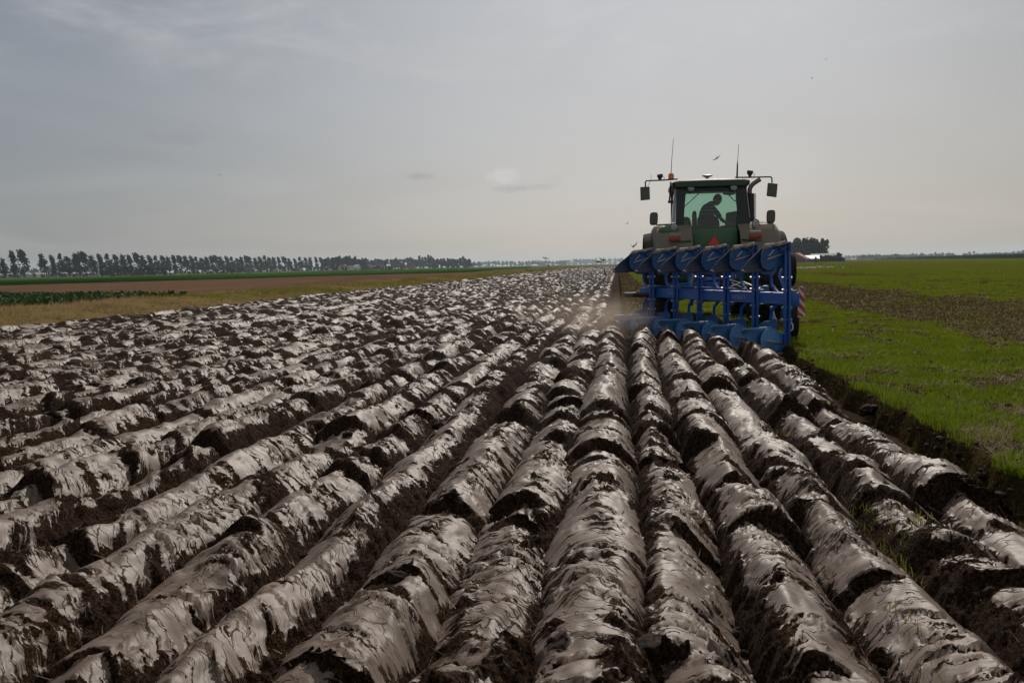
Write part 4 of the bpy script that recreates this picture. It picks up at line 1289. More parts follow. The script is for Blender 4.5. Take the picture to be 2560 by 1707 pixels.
for sgn in (-1, 1):
    d = {}
    d['mouldboard'] = mouldboard(sgn, M['board_skylit'] if sgn < 0 else M['board_dark'])
    d['back_plate'] = backplate(sgn, None); d['back_plate'].materials.append(M['board_skylit'] if sgn < 0 else M['blue_dirty'])
    m = MB(); m.loft([[(-.38, -.40, sgn * .885), (-.38, -.37, sgn * .905), (-.38, -.33, sgn * .885)], [(-.24, -.2, sgn * .895), (-.24, -.17, sgn * .918), (-.24, -.12, sgn * .90)], [(-.10, -.02, sgn * .90), (-.10, .02, sgn * .930), (-.10, .06, sgn * .91)], [(.05, .22, sgn * .93), (.05, .24, sgn * .97), (.06, .28, sgn * .94)]])
    d['share'] = m.mesh('share'); d['share'].materials.append(M['steel'])
    rq = random.Random(9 + sgn); m = MB()
    for k_ in range(44):
        bx, by = -.44 + .42 * rq.random(), 0; by = -.75 * (-bx) - .12 - .1 * rq.random(); L_ = .03 + .10 * rq.random(); a_ = rq.uniform(-.5, .6)
        zc_ = np.interp(bx, [-.82, -.76, -.68, -.56, -.44, -.36, 0.02], [.48, .55, .64, .73, .83, .88, .93]) - .03 * rq.random()
        m.tube([(bx - L_ / 2, by, sgn * (zc_ - L_ * a_ * .5)), (bx + L_ / 2, by + .02, sgn * (zc_ + L_ * a_ * .5))], .006 + .012 * rq.random() ** 2, 5)
    d['clinging_trash'] = m.mesh('clinging_trash', True); d['clinging_trash'].materials.append(M['trash'])
    m = MB(); m.tube([(-.37, -.52, sgn * .65), (-.05, -.16, sgn * .74)], .014, 8); d['brace_rod'] = m.mesh('brace_rod', True); d['brace_rod'].materials.append(M['steel'])
    m = MB(); m.tube([(-.34, -.47, sgn * .70), (-.24, -.36, sgn * .80)], .009, 6); d['stay'] = m.mesh('stay', True); d['stay'].materials.append(M['steel'])
    m = MB(); m.box((.02, -.05, sgn * .86), (.025, .60, .14), bev=.006); d['landside'] = m.mesh('landside', True); d['landside'].materials.append(M['blue_dirty'])
    m = MB(); m.box((-.08, -.14, sgn * .80), (.16, .10, .10), bev=.015); m.box((-.13, -.20, sgn * .84), (.07, .06, .06), bev=.01); m.tube([(-.20, -.26, sgn * .84), (-.12, -.18, sgn * .90)], .018, 8); m.tube([(-.05, -.22, sgn * .87), (-.16, -.24, sgn * .92)], .014, 8)
    d['frog'] = m.mesh('frog', True); d['frog'].materials.append(M['blue_dirty'])
    m = MB(); m.tube([(-.06, .12, sgn * .06), (-.10, .30, sgn * .14), (-.145, .42, sgn * .22), (-.15, .46, sgn * .36), (-.15, .48, sgn * .44)], .028, 8); d['skimmer_shank'] = m.mesh('skimmer_shank', True); d['skimmer_shank'].materials.append(M['blue'])
    m = MB(); pts = [(-.36, .44), (-.30, .40), (-.12, .38), (-.06, .46), (-.08, .58), (-.20, .54)]
    n = len(pts); f = [(x, .46 + .5 * x, sgn * z) for x, z in pts]; b = [(x, y + .03, z) for x, y, z in f]
    m.verts_faces(f + b, [list(range(n)), list(range(n, 2 * n))[::-1]] + [[i, (i + 1) % n, n + (i + 1) % n, n + i] for i in range(n)])
    d['skimmer'] = m.mesh('skimmer', True); d['skimmer'].materials.append(M['blue_dirty'])
    mats_b[sgn] = d
m = MB()
for zz_ in (1,):
    # standard: a tall curved leg of two plates and a core, running from the upper to the lower body
    for xo, th in ((-.034, .014), (.034, .022)):
        rings = []
        for z in (-.86, -.7, -.5, -.3, -.1, .1, .3, .5, .7, .86):
            yc = -.16 + .05 * (1 - (z / .86) ** 2) * -1; dw = .055 + .03 * (1 - abs(z) / .9)
            t_ = th * (1 - .35 * abs(z) / .9)
            rings.append([(xo - t_, yc - dw, z), (xo + t_, yc - dw, z), (xo + t_, yc + dw, z), (xo - t_, yc + dw, z)])
        m.loft(rings)
    m.box((0, -.15, 0), (.045, .07, 1.62))
std_me = m.mesh('standard', True); std_me.materials.append(M['blue'])
m = MB()
m.lathe([(.008, -.085), (.024, -.083), (.024, -.055), (.013, -.055), (.013, .055), (.024, .055), (.024, .083), (.008, .085)], (0, -.18, 0), 'X', 8)
bolt_me = m.mesh('bolt', True); bolt_me.materials.append(M['steel'])
m = MB()
for x in (.10, .15): m.box((x, -.12, 0), (.016, .06, .26))
m.box((.125, -.08, .125), (.09, .16, .02)); m.box((.125, -.08, -.125), (.09, .16, .02))
cl_me = m.mesh('clamp', True); cl_me.materials.append(M['black'])
for i in range(6):
    base = Vector(PW(BODY_X[i], BODY_Y[i], ZM))
    st_o = link_mesh('standard', std_me, None, plough); st_o.location = base
    link_mesh('clamp', cl_me, None, st_o)
    for z in (-.34, -.14, .14, .34): link_mesh('bolt', bolt_me, None, st_o).location = (0, 0, z)
    for sgn in (-1, 1):
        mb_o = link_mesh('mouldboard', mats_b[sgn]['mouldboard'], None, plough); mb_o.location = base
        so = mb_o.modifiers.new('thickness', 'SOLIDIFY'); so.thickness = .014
        for nm in ('back_plate', 'share', 'brace_rod', 'stay', 'landside', 'frog', 'clinging_trash'):
            o = link_mesh(nm, mats_b[sgn][nm], None, mb_o)
            if nm in ('clinging_trash', 'frog'): tag(o, kind='stuff')
        sk_o = link_mesh('skimmer_shank', mats_b[sgn]['skimmer_shank'], None, plough); sk_o.location = base
        link_mesh('skimmer', mats_b[sgn]['skimmer'], None, sk_o)
# lettering on the beam, upside down now that the plough is turned over
def lettering(text, i, off, size, parent):
    cu_ = bpy.data.curves.new('lettering', 'FONT'); cu_.body = text; cu_.size = size; cu_.extrude = .0015; cu_.align_x = 'CENTER'; cu_.align_y = 'CENTER'
    tmp = bpy.data.objects.new('tmp', cu_); COL.objects.link(tmp)
    me = bpy.data.meshes.new_from_object(tmp.evaluated_get(bpy.context.evaluated_depsgraph_get()))
    bpy.data.objects.remove(tmp); me.name = 'lettering'
    o = link_mesh('lettering', me, M['letter'], parent)
    p = b0 + (b1 - b0) * off + bs * -.078
    ang = math.atan2(bd.y, bd.x)
    side = -1 if (bs * -.078).y < 0 else 1
    if side > 0: p = b0 + (b1 - b0) * off + bs * .078
    Rm = Matrix.Rotation(ang, 4, 'Z') @ Matrix.Rotation(R(90), 4, 'X') @ Matrix.Rotation(R(180), 4, 'Z')
    o.matrix_local = Matrix.Translation(PW(*p)) @ Rm
lettering('LEMKEN', 4, .735, .115, beam)
lettering('JUWEL', 1, .26, .075, beam)
# wheels at the rear right, one down and one up
def pwheel(px, py, Y, r, w):
    c = Vector(Q3(px, py, Y)); hw = w / 2
    m = MB(); m.lathe([(r * .55, -hw * .8), (r * .8, -hw), (r * .94, -hw * .92), (r, -hw * .6), (r * .965, -hw * .45), (r, -hw * .2), (r * .97, 0), (r, hw * .2), (r * .965, hw * .45), (r, hw * .6), (r * .94, hw * .92), (r * .8, hw), (r * .55, hw * .8)], (0, 0, 0), 'X', 36, closed=True)
    o = m.build('depth_wheel', M['rubber'], plough); o.location = PW(*c)
    MB().lathe([(r * .55, -hw * .75), (r * .4, -hw * .3), (.06, -hw * .5), (.06, hw * .5), (r * .4, hw * .3), (r * .55, hw * .75)], (0, 0, 0), 'X', 24).build('rim', M['blue'], o)
    return c
cw = pwheel(1979, 800, 16.8, .33, .165)
cw2 = pwheel(1973, 674, 16.8, .30, .165)
prod('wheel_arm', [(cw.x - .12, cw.y, cw.z), (cw.x - .18, cw.y - .1, cw.z + .10), (cw.x - .16, 16.3, ZM), (cw2.x - .18, cw2.y - .1, cw2.z - .10), (cw2.x - .12, cw2.y, cw2.z)], .035)
prod('scraper', [Q3(1970, 801, 16.3), Q3(1978, 806, 16.3), Q3(1982, 812, 16.3), Q3(1982, 823, 16.3), Q3(1976, 827, 16.3), Q3(1966, 830, 16.3)], .014, 'white')
prod('wheel_cylinder', [Q3(1928, 766, 16.3), Q3(1936, 797, 16.3)], .028, 'pale', 10)
prod('wheel_cylinder_barrel', [Q3(1936, 797, 16.3), Q3(1938, 815, 16.3)], .045, 'blue_dirty', 10)
MB().box(PW(BODY_X[5] + .14, BODY_Y[5] - .10, ZM - .01), (.13, .14, .22), bev=.01).build('beam_end', M['blue'], plough)
MB().box(PW(*Q3(1914, 724, 16.4)), (.10, .08, .14), bev=.01).build('toolbox', M['blue'], plough)
# striped warning board at the rear right corner
wb = [Q3(1996.5, 716, 15.55), Q3(2008, 715, 15.55), Q3(2013.5, 793, 15.55), Q3(1994, 793, 15.55)]
Yb = 15.55 - PO.y
board = MB().prism([(p[0] - PO.x, p[2]) for p in wb], 'Y', Yb - .006, Yb + .006).build('warning_board', M['white'], plough)
tl, tr_, br_, bl = [Vector((p[0] - PO.x, p[2])) for p in wb]
for k in range(4):
    f0, f1 = k / 3.2 - .12, k / 3.2 + .045
    L = lambda f: tl.lerp(bl, min(1, max(0, f))); Rr = lambda f: tr_.lerp(br_, min(1, max(0, f)))
    pts = [L(f0 - .03), L(f1 - .03), Rr(f1 + .20), Rr(f0 + .20)]
    if (pts[0] - pts[1]).length < 1e-4 and (pts[2] - pts[3]).length < 1e-4: continue
    pl = []
    for q_ in pts:
        if not pl or (q_ - pl[-1]).length > 1e-4: pl.append(q_)
    if len(pl) > 2: MB().prism([tuple(q_) for q_ in pl], 'Y', Yb - .010, Yb - .0065).build('red_stripe', M['red'], board, smooth=False)
prod('board_bracket', [(BODY_X[5] + .14, 15.5, ZM), Q3(2000, 750, 15.58)], .014, 'black')
# black end bar reaching out to the left, headstock, rods
prod('side_bar', [Q3(1582, 737, 19.9), Q3(1630, 737, 19.9)], .055, 'black', 12)
prod('side_bar_end', [Q3(1561, 736.5, 19.9), Q3(1582, 736.8, 19.9)], .050, 'exhaust', 12)
MB().box(PW(1.55, 19.62, .86), (.95, .14, .12), bev=.015).build('headstock_beam', M['blue'], plough)
MB().box(PW(1.95, 19.62, .78), (.30, .50, .50), bev=.03).build('turnover_head', M['blue'], plough)
for s in (-1, 1):
    MB().box(PW(1.98 + s * .42, 19.8, .78), (.06, .12, .70), bev=.012).build('headstock_leg', M['blue'], plough)
prod('turnover_cylinder', [(1.52, 19.4, .86), (1.58, 19.35, 1.10)], .035, 'steel', 10)
prod('adjusting_rod', [(b0.x + .2, b0.y - .35, ZM + .14), (b1.x - .6, b1.y + .75, ZM + .14)], .018, 'blue_dirty')
prod('hydraulic_hose', [(1.9, 19.4, .95), (2.1, 18.4, .98), (2.3, 17.6, .86), (2.45, 16.8, .90), (2.5, 16.2, .84)], .014, 'black')
prod('hydraulic_hose', [(1.8, 19.4, .95), (2.05, 18.2, 1.02), (2.35, 17.3, .92), (2.55, 16.5, .88)], .012, 'black')
prod('tow_chain', [(2.0, 17.0, .88), (2.25, 16.9, .98), (2.4, 16.7, .90)], .010, 'steel')
for k in range(5):
    c = b0 + (b1 - b0) * (.12 + .18 * k) + Vector((0, 0, .12))
    MB().box(PW(*c), (.10, .16, .035), bev=.008).build('beam_plate', M['steel' if k % 2 else 'blue_dirty'], plough)

# ------------------------------------------------------------------ trees
def crown_tris(rs, n, h, w, z0, size, shape='poplar', lean=0.0):
    """leaf clumps spread through a crown's volume, thinning towards the outside"""
    V, T = [], []
    vo = 0
    # a few limbs give the crown its lobes
    lobes = []
    for k in range(14 if shape == 'poplar' else 7):
        u = rs.random()
        zc = z0 + (h - z0) * (u ** .8)
        prof = {'poplar': (1 - .75 * abs(u - .30) ** 1.1), 'round': (1 - (2 * u - .9) ** 2 * .75)}[shape]
        rad = w * .5 * max(.15, prof)
        a = rs.random() * 6.28
        lobes.append((math.cos(a) * rad * .55 * rs.random(), math.sin(a) * rad * .55 * rs.random(), zc, rad * (.60 + .45 * rs.random()), (h - z0) * (.11 + .10 * rs.random())))
    lobes.append((0, 0, z0 + (h - z0) * .93, w * .13, (h - z0) * .10))
    for i in range(n):
        lx, ly, lz, lr, lh = lobes[rs.integers(len(lobes))]
        d = rs.normal(size=3); d /= np.linalg.norm(d); r = rs.random() ** .45
        c = np.array([lx + d[0] * lr * r, ly + d[1] * lr * r, lz + d[2] * lh * r])
        c[0] += lean * ((c[2] - z0) / (h - z0)) ** 2
        t = rs.normal(size=3); t /= np.linalg.norm(t); b = np.cross(t, rs.normal(size=3)); b /= np.linalg.norm(b)
        s = size * (.5 + rs.random())
        V += [c - t * s * .6 - b * s * .3, c + t * s * .6, c + b * s * .7, c - t * s * .2 - b * s * .8]; T += [(vo, vo + 1, vo + 2), (vo, vo + 3, vo + 1)]; vo += 4
    return np.array(V), np.array(T)

pop_vars = []
for k in range(7):
    rs = np.random.default_rng(300 + k)
    h = 16 + rs.normal() * .8
    V_, T_ = crown_tris(rs, 620, h, 7.0 + rs.normal() * .6, 2.6, .85, 'poplar', -1.0 - rs.random())
    me = np_mesh('crown', V_, tris=T_); me.materials.append(M['poplar'])
    m = MB(); m.tube([(0, 0, -.4), (.05, 0, 3), (-.15, 0, 8), (-.7, 0, h * .9)], [.30, .22, .14, .03], 6)
    for q_ in range(5):
        z_ = 3.4 + q_ * 1.6; a = q_ * 2.4
        m.tube([(0, 0, z_), (math.cos(a) * 1.5, math.sin(a) * 1.5, z_ + 2.2)], [.08, .03], 4)
    tm = m.mesh('trunk', True); tm.materials.append(M['bark'])
    pop_vars.append((me, tm))
def make_tree(name, x, y, sc, var, label, group=None, rz=0.0, sx=1.0):
    t = empty(name, (x, y, -.3), rz); t.scale = (sc * sx, sc * sx, sc)
    tag(t, label, 'tree', group)
    link_mesh('crown', var[0], None, t); link_mesh('trunk', var[1], None, t)
    return t
z1 = [80, 270, 450, 790, 960, 1110, 1240, 1370, 1425, 1540, 1680, 1810, 1950, 2090, 2220]
px_list = [x / 7.127 for x in z1]
z2 = [130, 215, 280, 355, 425, 500, 560, 630, 700, 765, 825, 880, 940, 995, 1055, 1105, 1160, 1225, 1280, 1340, 1385, 1440, 1480, 1550, 1600, 1655, 1700, 1750, 1810, 1880, 1930, 1990, 2050, 2110, 2160, 2230, 2290]
px_list += [300 + x / 4.523 for x in z2]
rt = np.random.default_rng(5)
special = {0: 'leftmost poplar at the picture edge, lower than its neighbours', 1: 'tall wind-blown poplar, second from the left end of the row', 2: 'tallest forked poplar just left of the gap in the row', 3: 'leaning forked poplar just right of the gap in the row'}
for i, px in enumerate(px_list):
    inv = .001653 - 1.026e-6 * px
    D = 1 / inv
    x, y = hz(px, D)
    sc = [.80, 1.05, 1.08, 1.03][i] if i < 4 else .93 + .14 * rt.random()
    make_tree('poplar', x, y, sc, pop_vars[i % 7], special.get(i, 'dark poplar with a bare lower trunk in the long row along the left horizon'),
              None if i in special else 'poplars in the row along the left horizon', rz=0.0, sx=(1.08 if i < 6 else 1.22) * (.9 + .2 * rt.random()))
# second row of poplars closer to the middle, merging into woodland
def wood_mass(name, pts, label, size, dens, mat='wood', cat='wood', lean=-.5):
    """pts: (photo column, distance, height, width) for each crown of a far-off wood that reads as one mass"""
    V_, T_ = [], []; vo = 0
    for k, (px, D, h, w) in enumerate(pts):
        rs = np.random.default_rng(int(px * 7 + D) % 99991)
        v, t_ = crown_tris(rs, dens, h, w, h * .08, size, 'round', lean)
        x, y = hz(px, D)
        V_.append(v + (x, y, -.6)); T_.append(t_ + vo); vo += len(v)
    o = link_mesh(name, np_mesh(name, np.concatenate(V_), tris=np.concatenate(T_)), M[mat])
    tag(o, label, cat, kind='stuff')
rw = np.random.default_rng(77)
def span(a, b, step, D, hpx, jit=.25, wfac=1.3):
    """crowns between two photo columns, hpx(px) is the height of the wood above the horizon in photo pixels"""
    out = []; px = a
    while px < b:
        d = D * (1 + .04 * rw.normal()); hh = (hpx(px) * (1 + jit * .35 * rw.normal())) * d / F_PX + CAM_H
        out.append((px, d, max(1.5, hh), step * d / F_PX * wfac * (1 + .3 * rw.random())))
        px += step * (.6 + .8 * rw.random())
    return out
I = np.interp
wood_mass('wood', span(808, 912, 5.5, 1150, lambda p: I(p, [808, 825, 885, 893, 912], [24, 28, 28, 24, 22])), 'dark wood rising behind the village left of centre on the horizon', 1.9, 330)
wood_mass('wood', span(890, 1085, 6, 1500, lambda p: I(p, [890, 950, 1000, 1050, 1075, 1085], [22, 22, 20, 24, 26, 25])), 'long grey green wood on the horizon right of the village', 2.3, 320)
wood_mass('wood', span(1075, 1181, 7, 1400, lambda p: I(p, [1075, 1090, 1130, 1145, 1160, 1175, 1181], [24, 20, 18, 17, 20, 16, 6])), 'rounded dark wood ending the tree line left of the ploughed strip', 2.2, 330)
wood_mass('wood', span(1182, 1200, 5, 2300, lambda p: 10), 'small pale wood just right of the rounded wood', 2.5, 140)
wood_mass('wood', span(1200, 1420, 8, 3600, lambda p: I(p, [1200, 1230, 1290, 1350, 1420], [10, 13, 9, 10, 9]), .2), 'hazy blue tree line on the horizon left of the plough', 4.0, 160)
wood_mass('wood', span(1400, 1640, 10, 5200, lambda p: I(p, [1400, 1440, 1500, 1560, 1640], [9, 12, 12, 12, 12]), .1), 'pale blue hills of trees behind the furrows at the centre of the horizon', 6.0, 160)
wood_mass('undergrowth', span(255, 420, 5, 640, lambda p: I(p, [255, 270, 380, 420], [7, 14, 15, 8]), .5), 'low dark scrub under the poplar row at the left', .8, 90)
wood_mass('undergrowth', span(0, 640, 9, 760, lambda p: 6, .9), 'scattered low bushes at the foot of the poplars', .8, 50)
wood_mass('undergrowth', span(540, 1010, 7, 1050, lambda p: I(p, [540, 600, 800, 1010], [9, 11, 9, 5]), .6), 'hedges and gardens in front of the woodland', 1.1, 80)
wood_mass('wood', span(0, 330, 9, 1500, lambda p: I(p, [0, 60, 90, 120, 330], [20, 17, 16, 18, 12]), .35), 'hazy trees seen far behind the poplar row at the left edge', 2.0, 140)
# right: copse behind the farm
for k, (px, d, h) in enumerate([(1958, 640, 14.5), (1966, 660, 15.5), (1975, 640, 16), (1984, 650, 17), (1993, 655, 18.4), (2001, 660, 18.6), (2011, 650, 19), (2020, 655, 18.8), (2028, 650, 19.2), (2037, 655, 18), (2045, 650, 17.2), (2054, 652, 17.6), (2060, 648, 16.6)]):
    x, y = hz(px, d)
    make_tree('tall_tree', x, y, h * .86 / 16, pop_vars[(k * 3) % 7], 'tall dark green tree in the dense copse behind the farm on the right' if 0 < k < 12 else ('tree at the left end of the copse beside the plough' if k == 0 else 'tree at the right end of the copse above the pale barn roof'),
              'trees of the copse behind the farm' if 0 < k < 12 else None, rz=k * 1.3, sx=1.25)
wood_mass('copse', span(1955, 2064, 5, 665, lambda p: I(p, [1955, 1975, 1995, 2040, 2064], [36, 40, 43, 42, 38]), .10), 'dense dark wood between the tall trees behind the farm', 1.0, 260, lean=0)
wood_mass('farm_hedge', span(2036, 2110, 4, 560, lambda p: I(p, [2036, 2050, 2070, 2100, 2110], [7, 10, 10, 9, 3]), .3), 'dark hedge beside the pale barn at the right of the farm', .8, 120, lean=0)
x, y = hz(2099, 560)
make_tree('garden_tree', x, y, .32, pop_vars[2], 'single small round tree at the right end of the farm hedge', rz=1, sx=2.6)
wood_mass('wood', span(2104, 2320, 9, 3600, lambda p: I(p, [2104, 2150, 2320], [8, 8, 7]), .1), 'pale blue tree line on the right horizon behind the fields', 4.0, 150)
wood_mass('wood', span(2148, 2220, 7, 2100, lambda p: I(p, [2148, 2155, 2200, 2220], [5, 9, 9, 6]), .1), 'grey blue wood just right of the farm on the horizon', 2.5, 160)
wood_mass('wood', span(2221, 2254, 5, 1900, lambda p: I(p, [2221, 2237, 2254], [6, 11, 6]), .05), 'rounded grey blue wood like a low dome on the right horizon', 2.2, 190)
wood_mass('wood', span(2254, 2575, 9, 2600, lambda p: I(p, [2254, 2285, 2300, 2320, 2345, 2378, 2385, 2400, 2430, 2440, 2520, 2560], [7, 8, 10, 6, 10, 10, 5, 5, 12, 6, 8, 12]), .3), 'uneven blue tree line along the far right horizon', 3.0, 170)

# ------------------------------------------------------------------ buildings
M['brick_dark'] = paint('dark_wall', (0.08, 0.055, 0.05), 0.8, 0.1)
M['wall_white'] = paint('whitewashed_wall', (0.62, 0.62, 0.62), 0.7, 0.1)
M['tile_red'] = paint('red_roof_tiles', (0.24, 0.055, 0.045), 0.7, 0.1)
M['tile_grey'] = paint('grey_roof', (0.10, 0.10, 0.11), 0.7, 0.1)
M['roof_pale'] = paint('pale_sheet_roof', (0.62, 0.56, 0.54), 0.5, 0.1)
M['pane_dark'] = paint('dark_window', (0.02, 0.025, 0.03), 0.2, 0.0)
def house(name, px, D, w, dpt, hw, hr, wall, roof, label, cat='house', rz=0.0, group=None, wins=2, base=0.0):
    x, y = hz(px, D)
    h = empty(name, (x, y, -.3 + base), rz); tag(h, label, cat, group)
    MB().box((0, 0, hw / 2), (w, dpt, hw)).build('wall', M[wall], h, smooth=False)
    m = MB(); ov = .3
    m.prism([(-dpt / 2 - ov, hw - .1), (dpt / 2 + ov, hw - .1), (0, hw + hr)], 'X', -w / 2 - ov, w / 2 + ov)
    m.build('roof', M[roof], h, smooth=False)
    for k in range(wins):
        xx = -w / 2 + w * (k + .5) / wins
        f = MB().box((xx, -dpt / 2 - .03, hw * .55), (min(1.4, w / wins * .5), .08, hw * .4)).build('window', M['wall_white'], h, smooth=False)
        MB().box((xx, -dpt / 2 - .08, hw * .55), (min(1.4, w / wins * .5) - .2, .04, hw * .4 - .2)).build('pane', M['pane_dark'], f, smooth=False)
    return h
b = house('farmhouse', 1994, 560, 8, 13, 2.4, 3.6, 'brick_dark', 'tile_red', 'dark farmhouse with a steep reddish roof in front of the copse', 'house', rz=R(62))
b = house('barn', 2028, 570, 9.5, 14, 2.4, 2.0, 'brick_dark', 'roof_pale', 'barn with a pale pinkish roof right of the farmhouse', 'barn', rz=R(4))
b = house('barn', 2056, 600, 14, 18, 2.8, 2.8, 'brick_dark', 'tile_grey', 'long grey roofed barn behind the hedge under the copse end', 'barn', rz=R(-20))
vil = [(818, 1050, 'wall_white', 'tile_grey', 5, 'white gabled house, leftmost of the village left of centre'), (829, 1060, 'wall_white', 'tile_red', 6, 'white house with red roof beside the leftmost village house'),
       (856, 1060, 'wall_white', 'tile_red', 6, 'white house with reddish roof in the gap of the village hedges'), (876, 1040, 'wall_white', 'tile_grey', 7, 'tall white house at the middle of the village'),
       (885, 1055, 'brick_dark', 'tile_red', 6, 'brick house between the white ones in the village middle'), (893, 1030, 'wall_white', 'roof_pale', 5, 'small white shed in front of the village middle'),
       (931, 1100, 'wall_white', 'tile_red', 7, 'house with orange red roof standing apart right of the village'), (956, 1120, 'wall_white', 'tile_grey', 6, 'white house with grey roof at the wood edge'),
       (971, 1080, 'wall_white', 'roof_pale', 4, 'pale low shed at the right end of the village')]
for k, (px, D, wl_, rf, w, lab_) in enumerate(vil):
    house('village_house', px, D, w, 6, 2.6, 2.2, wl_, rf, lab_, 'house', rz=R((k * 37) % 60 - 30), group='houses of the village', base=.6 + (k % 3) * .5)
for k, (px, D, w, lab_) in enumerate([(22, 800, 34, 'long low bluish greenhouse behind the leftmost poplars'), (75, 790, 26, 'long low bluish greenhouse below the gap in the poplar row'), (160, 830, 44, 'long low bluish greenhouse right of the poplar gap'),
                                      (235, 860, 24, 'short low bluish greenhouse behind the dense poplars')]):
    x, y = hz(px, D)
    g = empty('greenhouse', (x, y, -.3)); tag(g, lab_, 'greenhouse', 'greenhouses behind the poplars')
    MB().box((0, 0, 1.3), (w, 12, 2.6)).build('wall', M['pale'], g, smooth=False)
    m = MB(); n_ = int(w / 4)
    for q_ in range(n_):
        x0_ = -w / 2 + q_ * w / n_
        m.prism([(x0_, 2.6), (x0_ + w / n_ - .05, 2.6), (x0_ + w / n_ / 2, 3.5)], 'Y', -6, 6)
    o = m.build('roof', M['pale'], g, smooth=False); tag(o, kind='stuff')
house('shed', 95, 780, 5, 5, 2.2, 1.6, 'wall_white', 'roof_pale', 'small white shed by the trunk right of the poplar gap', 'shed', wins=1)
house('shed', 386, 900, 7, 7, 6.0, 2.0, 'wall_white', 'roof_pale', 'white topped shed glimpsed between the poplars above the scrub', 'shed', wins=1)
# red farm trailer parked in front of the wood
x, y = hz(1032, 900)
tr = empty('farm_trailer', (x, y, 0)); tag(tr, 'red farm trailer with a pale top parked before the wood', 'trailer')
MB().box((0, 0, 1.7), (6.2, 2.4, 1.3), bev=.05).build('trailer_body', M['red'], tr)
MB().box((0, 0, 2.45), (6.3, 2.5, .22), bev=.03).build('top_rail', M['beige'], tr)
for sx in (-1.9, 1.9):
    for sy in (-1.1, 1.1):
        MB().lathe([(.2, -.15), (.5, -.15), (.52, 0), (.5, .15), (.2, .15)], (sx, sy, .52), 'Y', 16).build('wheel', M['rubber'], tr)

# ------------------------------------------------------------------ gulls
def gull_meshes():
    m = MB()
    prof = [(-.24, .012, 0), (-.18, .03, 0), (-.08, .055, -.005), (.04, .062, -.008), (.12, .045, .004), (.17, .034, .016), (.205, .030, .02), (.235, .014, .016), (.27, .004, .008)]
    m.loft([[(r * math.cos(a) * .9, y, z + r * math.sin(a)) for a in [2 * math.pi * k / 8 for k in range(8)]] for y, r, z in prof])
    body = m.mesh('body', True); body.materials.append(M['feather_white'])
    def wing(up_in, up_out, sgn, sweep=.0):
        st_ = [(.02, 0, .0, .17), (.25, up_in * .5, .05, .16), (.38, up_in, .04, .13), (.55, up_out * .6 + up_in * .4, -.04, .09), (.68, up_out, -.14 - sweep, .02)]
        m = MB(); rings = []
        for x, z, y, ch in st_:
            rings.append([(sgn * x, y + ch * .45, z), (sgn * x, y, z + .010), (sgn * x, y - ch * .6, z), (sgn * x, y, z - .004)])
        m.loft(rings); w_ = m.mesh('wing', False); w_.materials.append(M['feather_grey']); return w_
    m = MB(); m.verts_faces([(-.03, -.18, 0), (.03, -.18, 0), (.07, -.34, 0), (-.07, -.34, 0), (-.03, -.18, .012), (.03, -.18, .012), (.07, -.34, .006), (-.07, -.34, .006)],
        [(0, 3, 2, 1), (4, 5, 6, 7), (0, 1, 5, 4), (1, 2, 6, 5), (2, 3, 7, 6), (3, 0, 4, 7)])
    tail = m.mesh('tail'); tail.materials.append(M['feather_white'])
    return body, wing, tail
g_body, g_wing, g_tail = gull_meshes()
wing_sets = {}
for nm, a, b_, sw in (('flat', .06, .02, 0), ('up', .30, .52, 0), ('arch', .14, -.06, .08), ('high', .38, .80, -.05)):
    wing_sets[nm] = (g_wing(a, b_, -1, sw), g_wing(a, b_, 1, sw))
g_body_d = g_body.copy(); g_body_d.materials.clear(); g_body_d.materials.append(M['feather_silhouette'])
wd = {}
for nm, (a, b_) in wing_sets.items():
    a2, b2_ = a.copy(), b_.copy()
    for w_ in (a2, b2_): w_.materials.clear(); w_.materials.append(M['feather_silhouette'])
    wd[nm] = (a2, b2_)
def gull(px, py, Y, pose, rz, roll, dark, label, scale=1.0):
    p = at_depth(px, py, Y)
    g = empty('gull', p, 0); g.rotation_euler = (R(-50 if dark else -20), R(roll), R(rz)); g.scale = (scale,) * 3
    tag(g, label, 'bird')
    link_mesh('body', g_body_d if dark else g_body, None, g)
    for w_ in (wd if dark else wing_sets)[pose]: link_mesh('wing', w_, None, g)
    link_mesh('tail', g_tail, None, g)
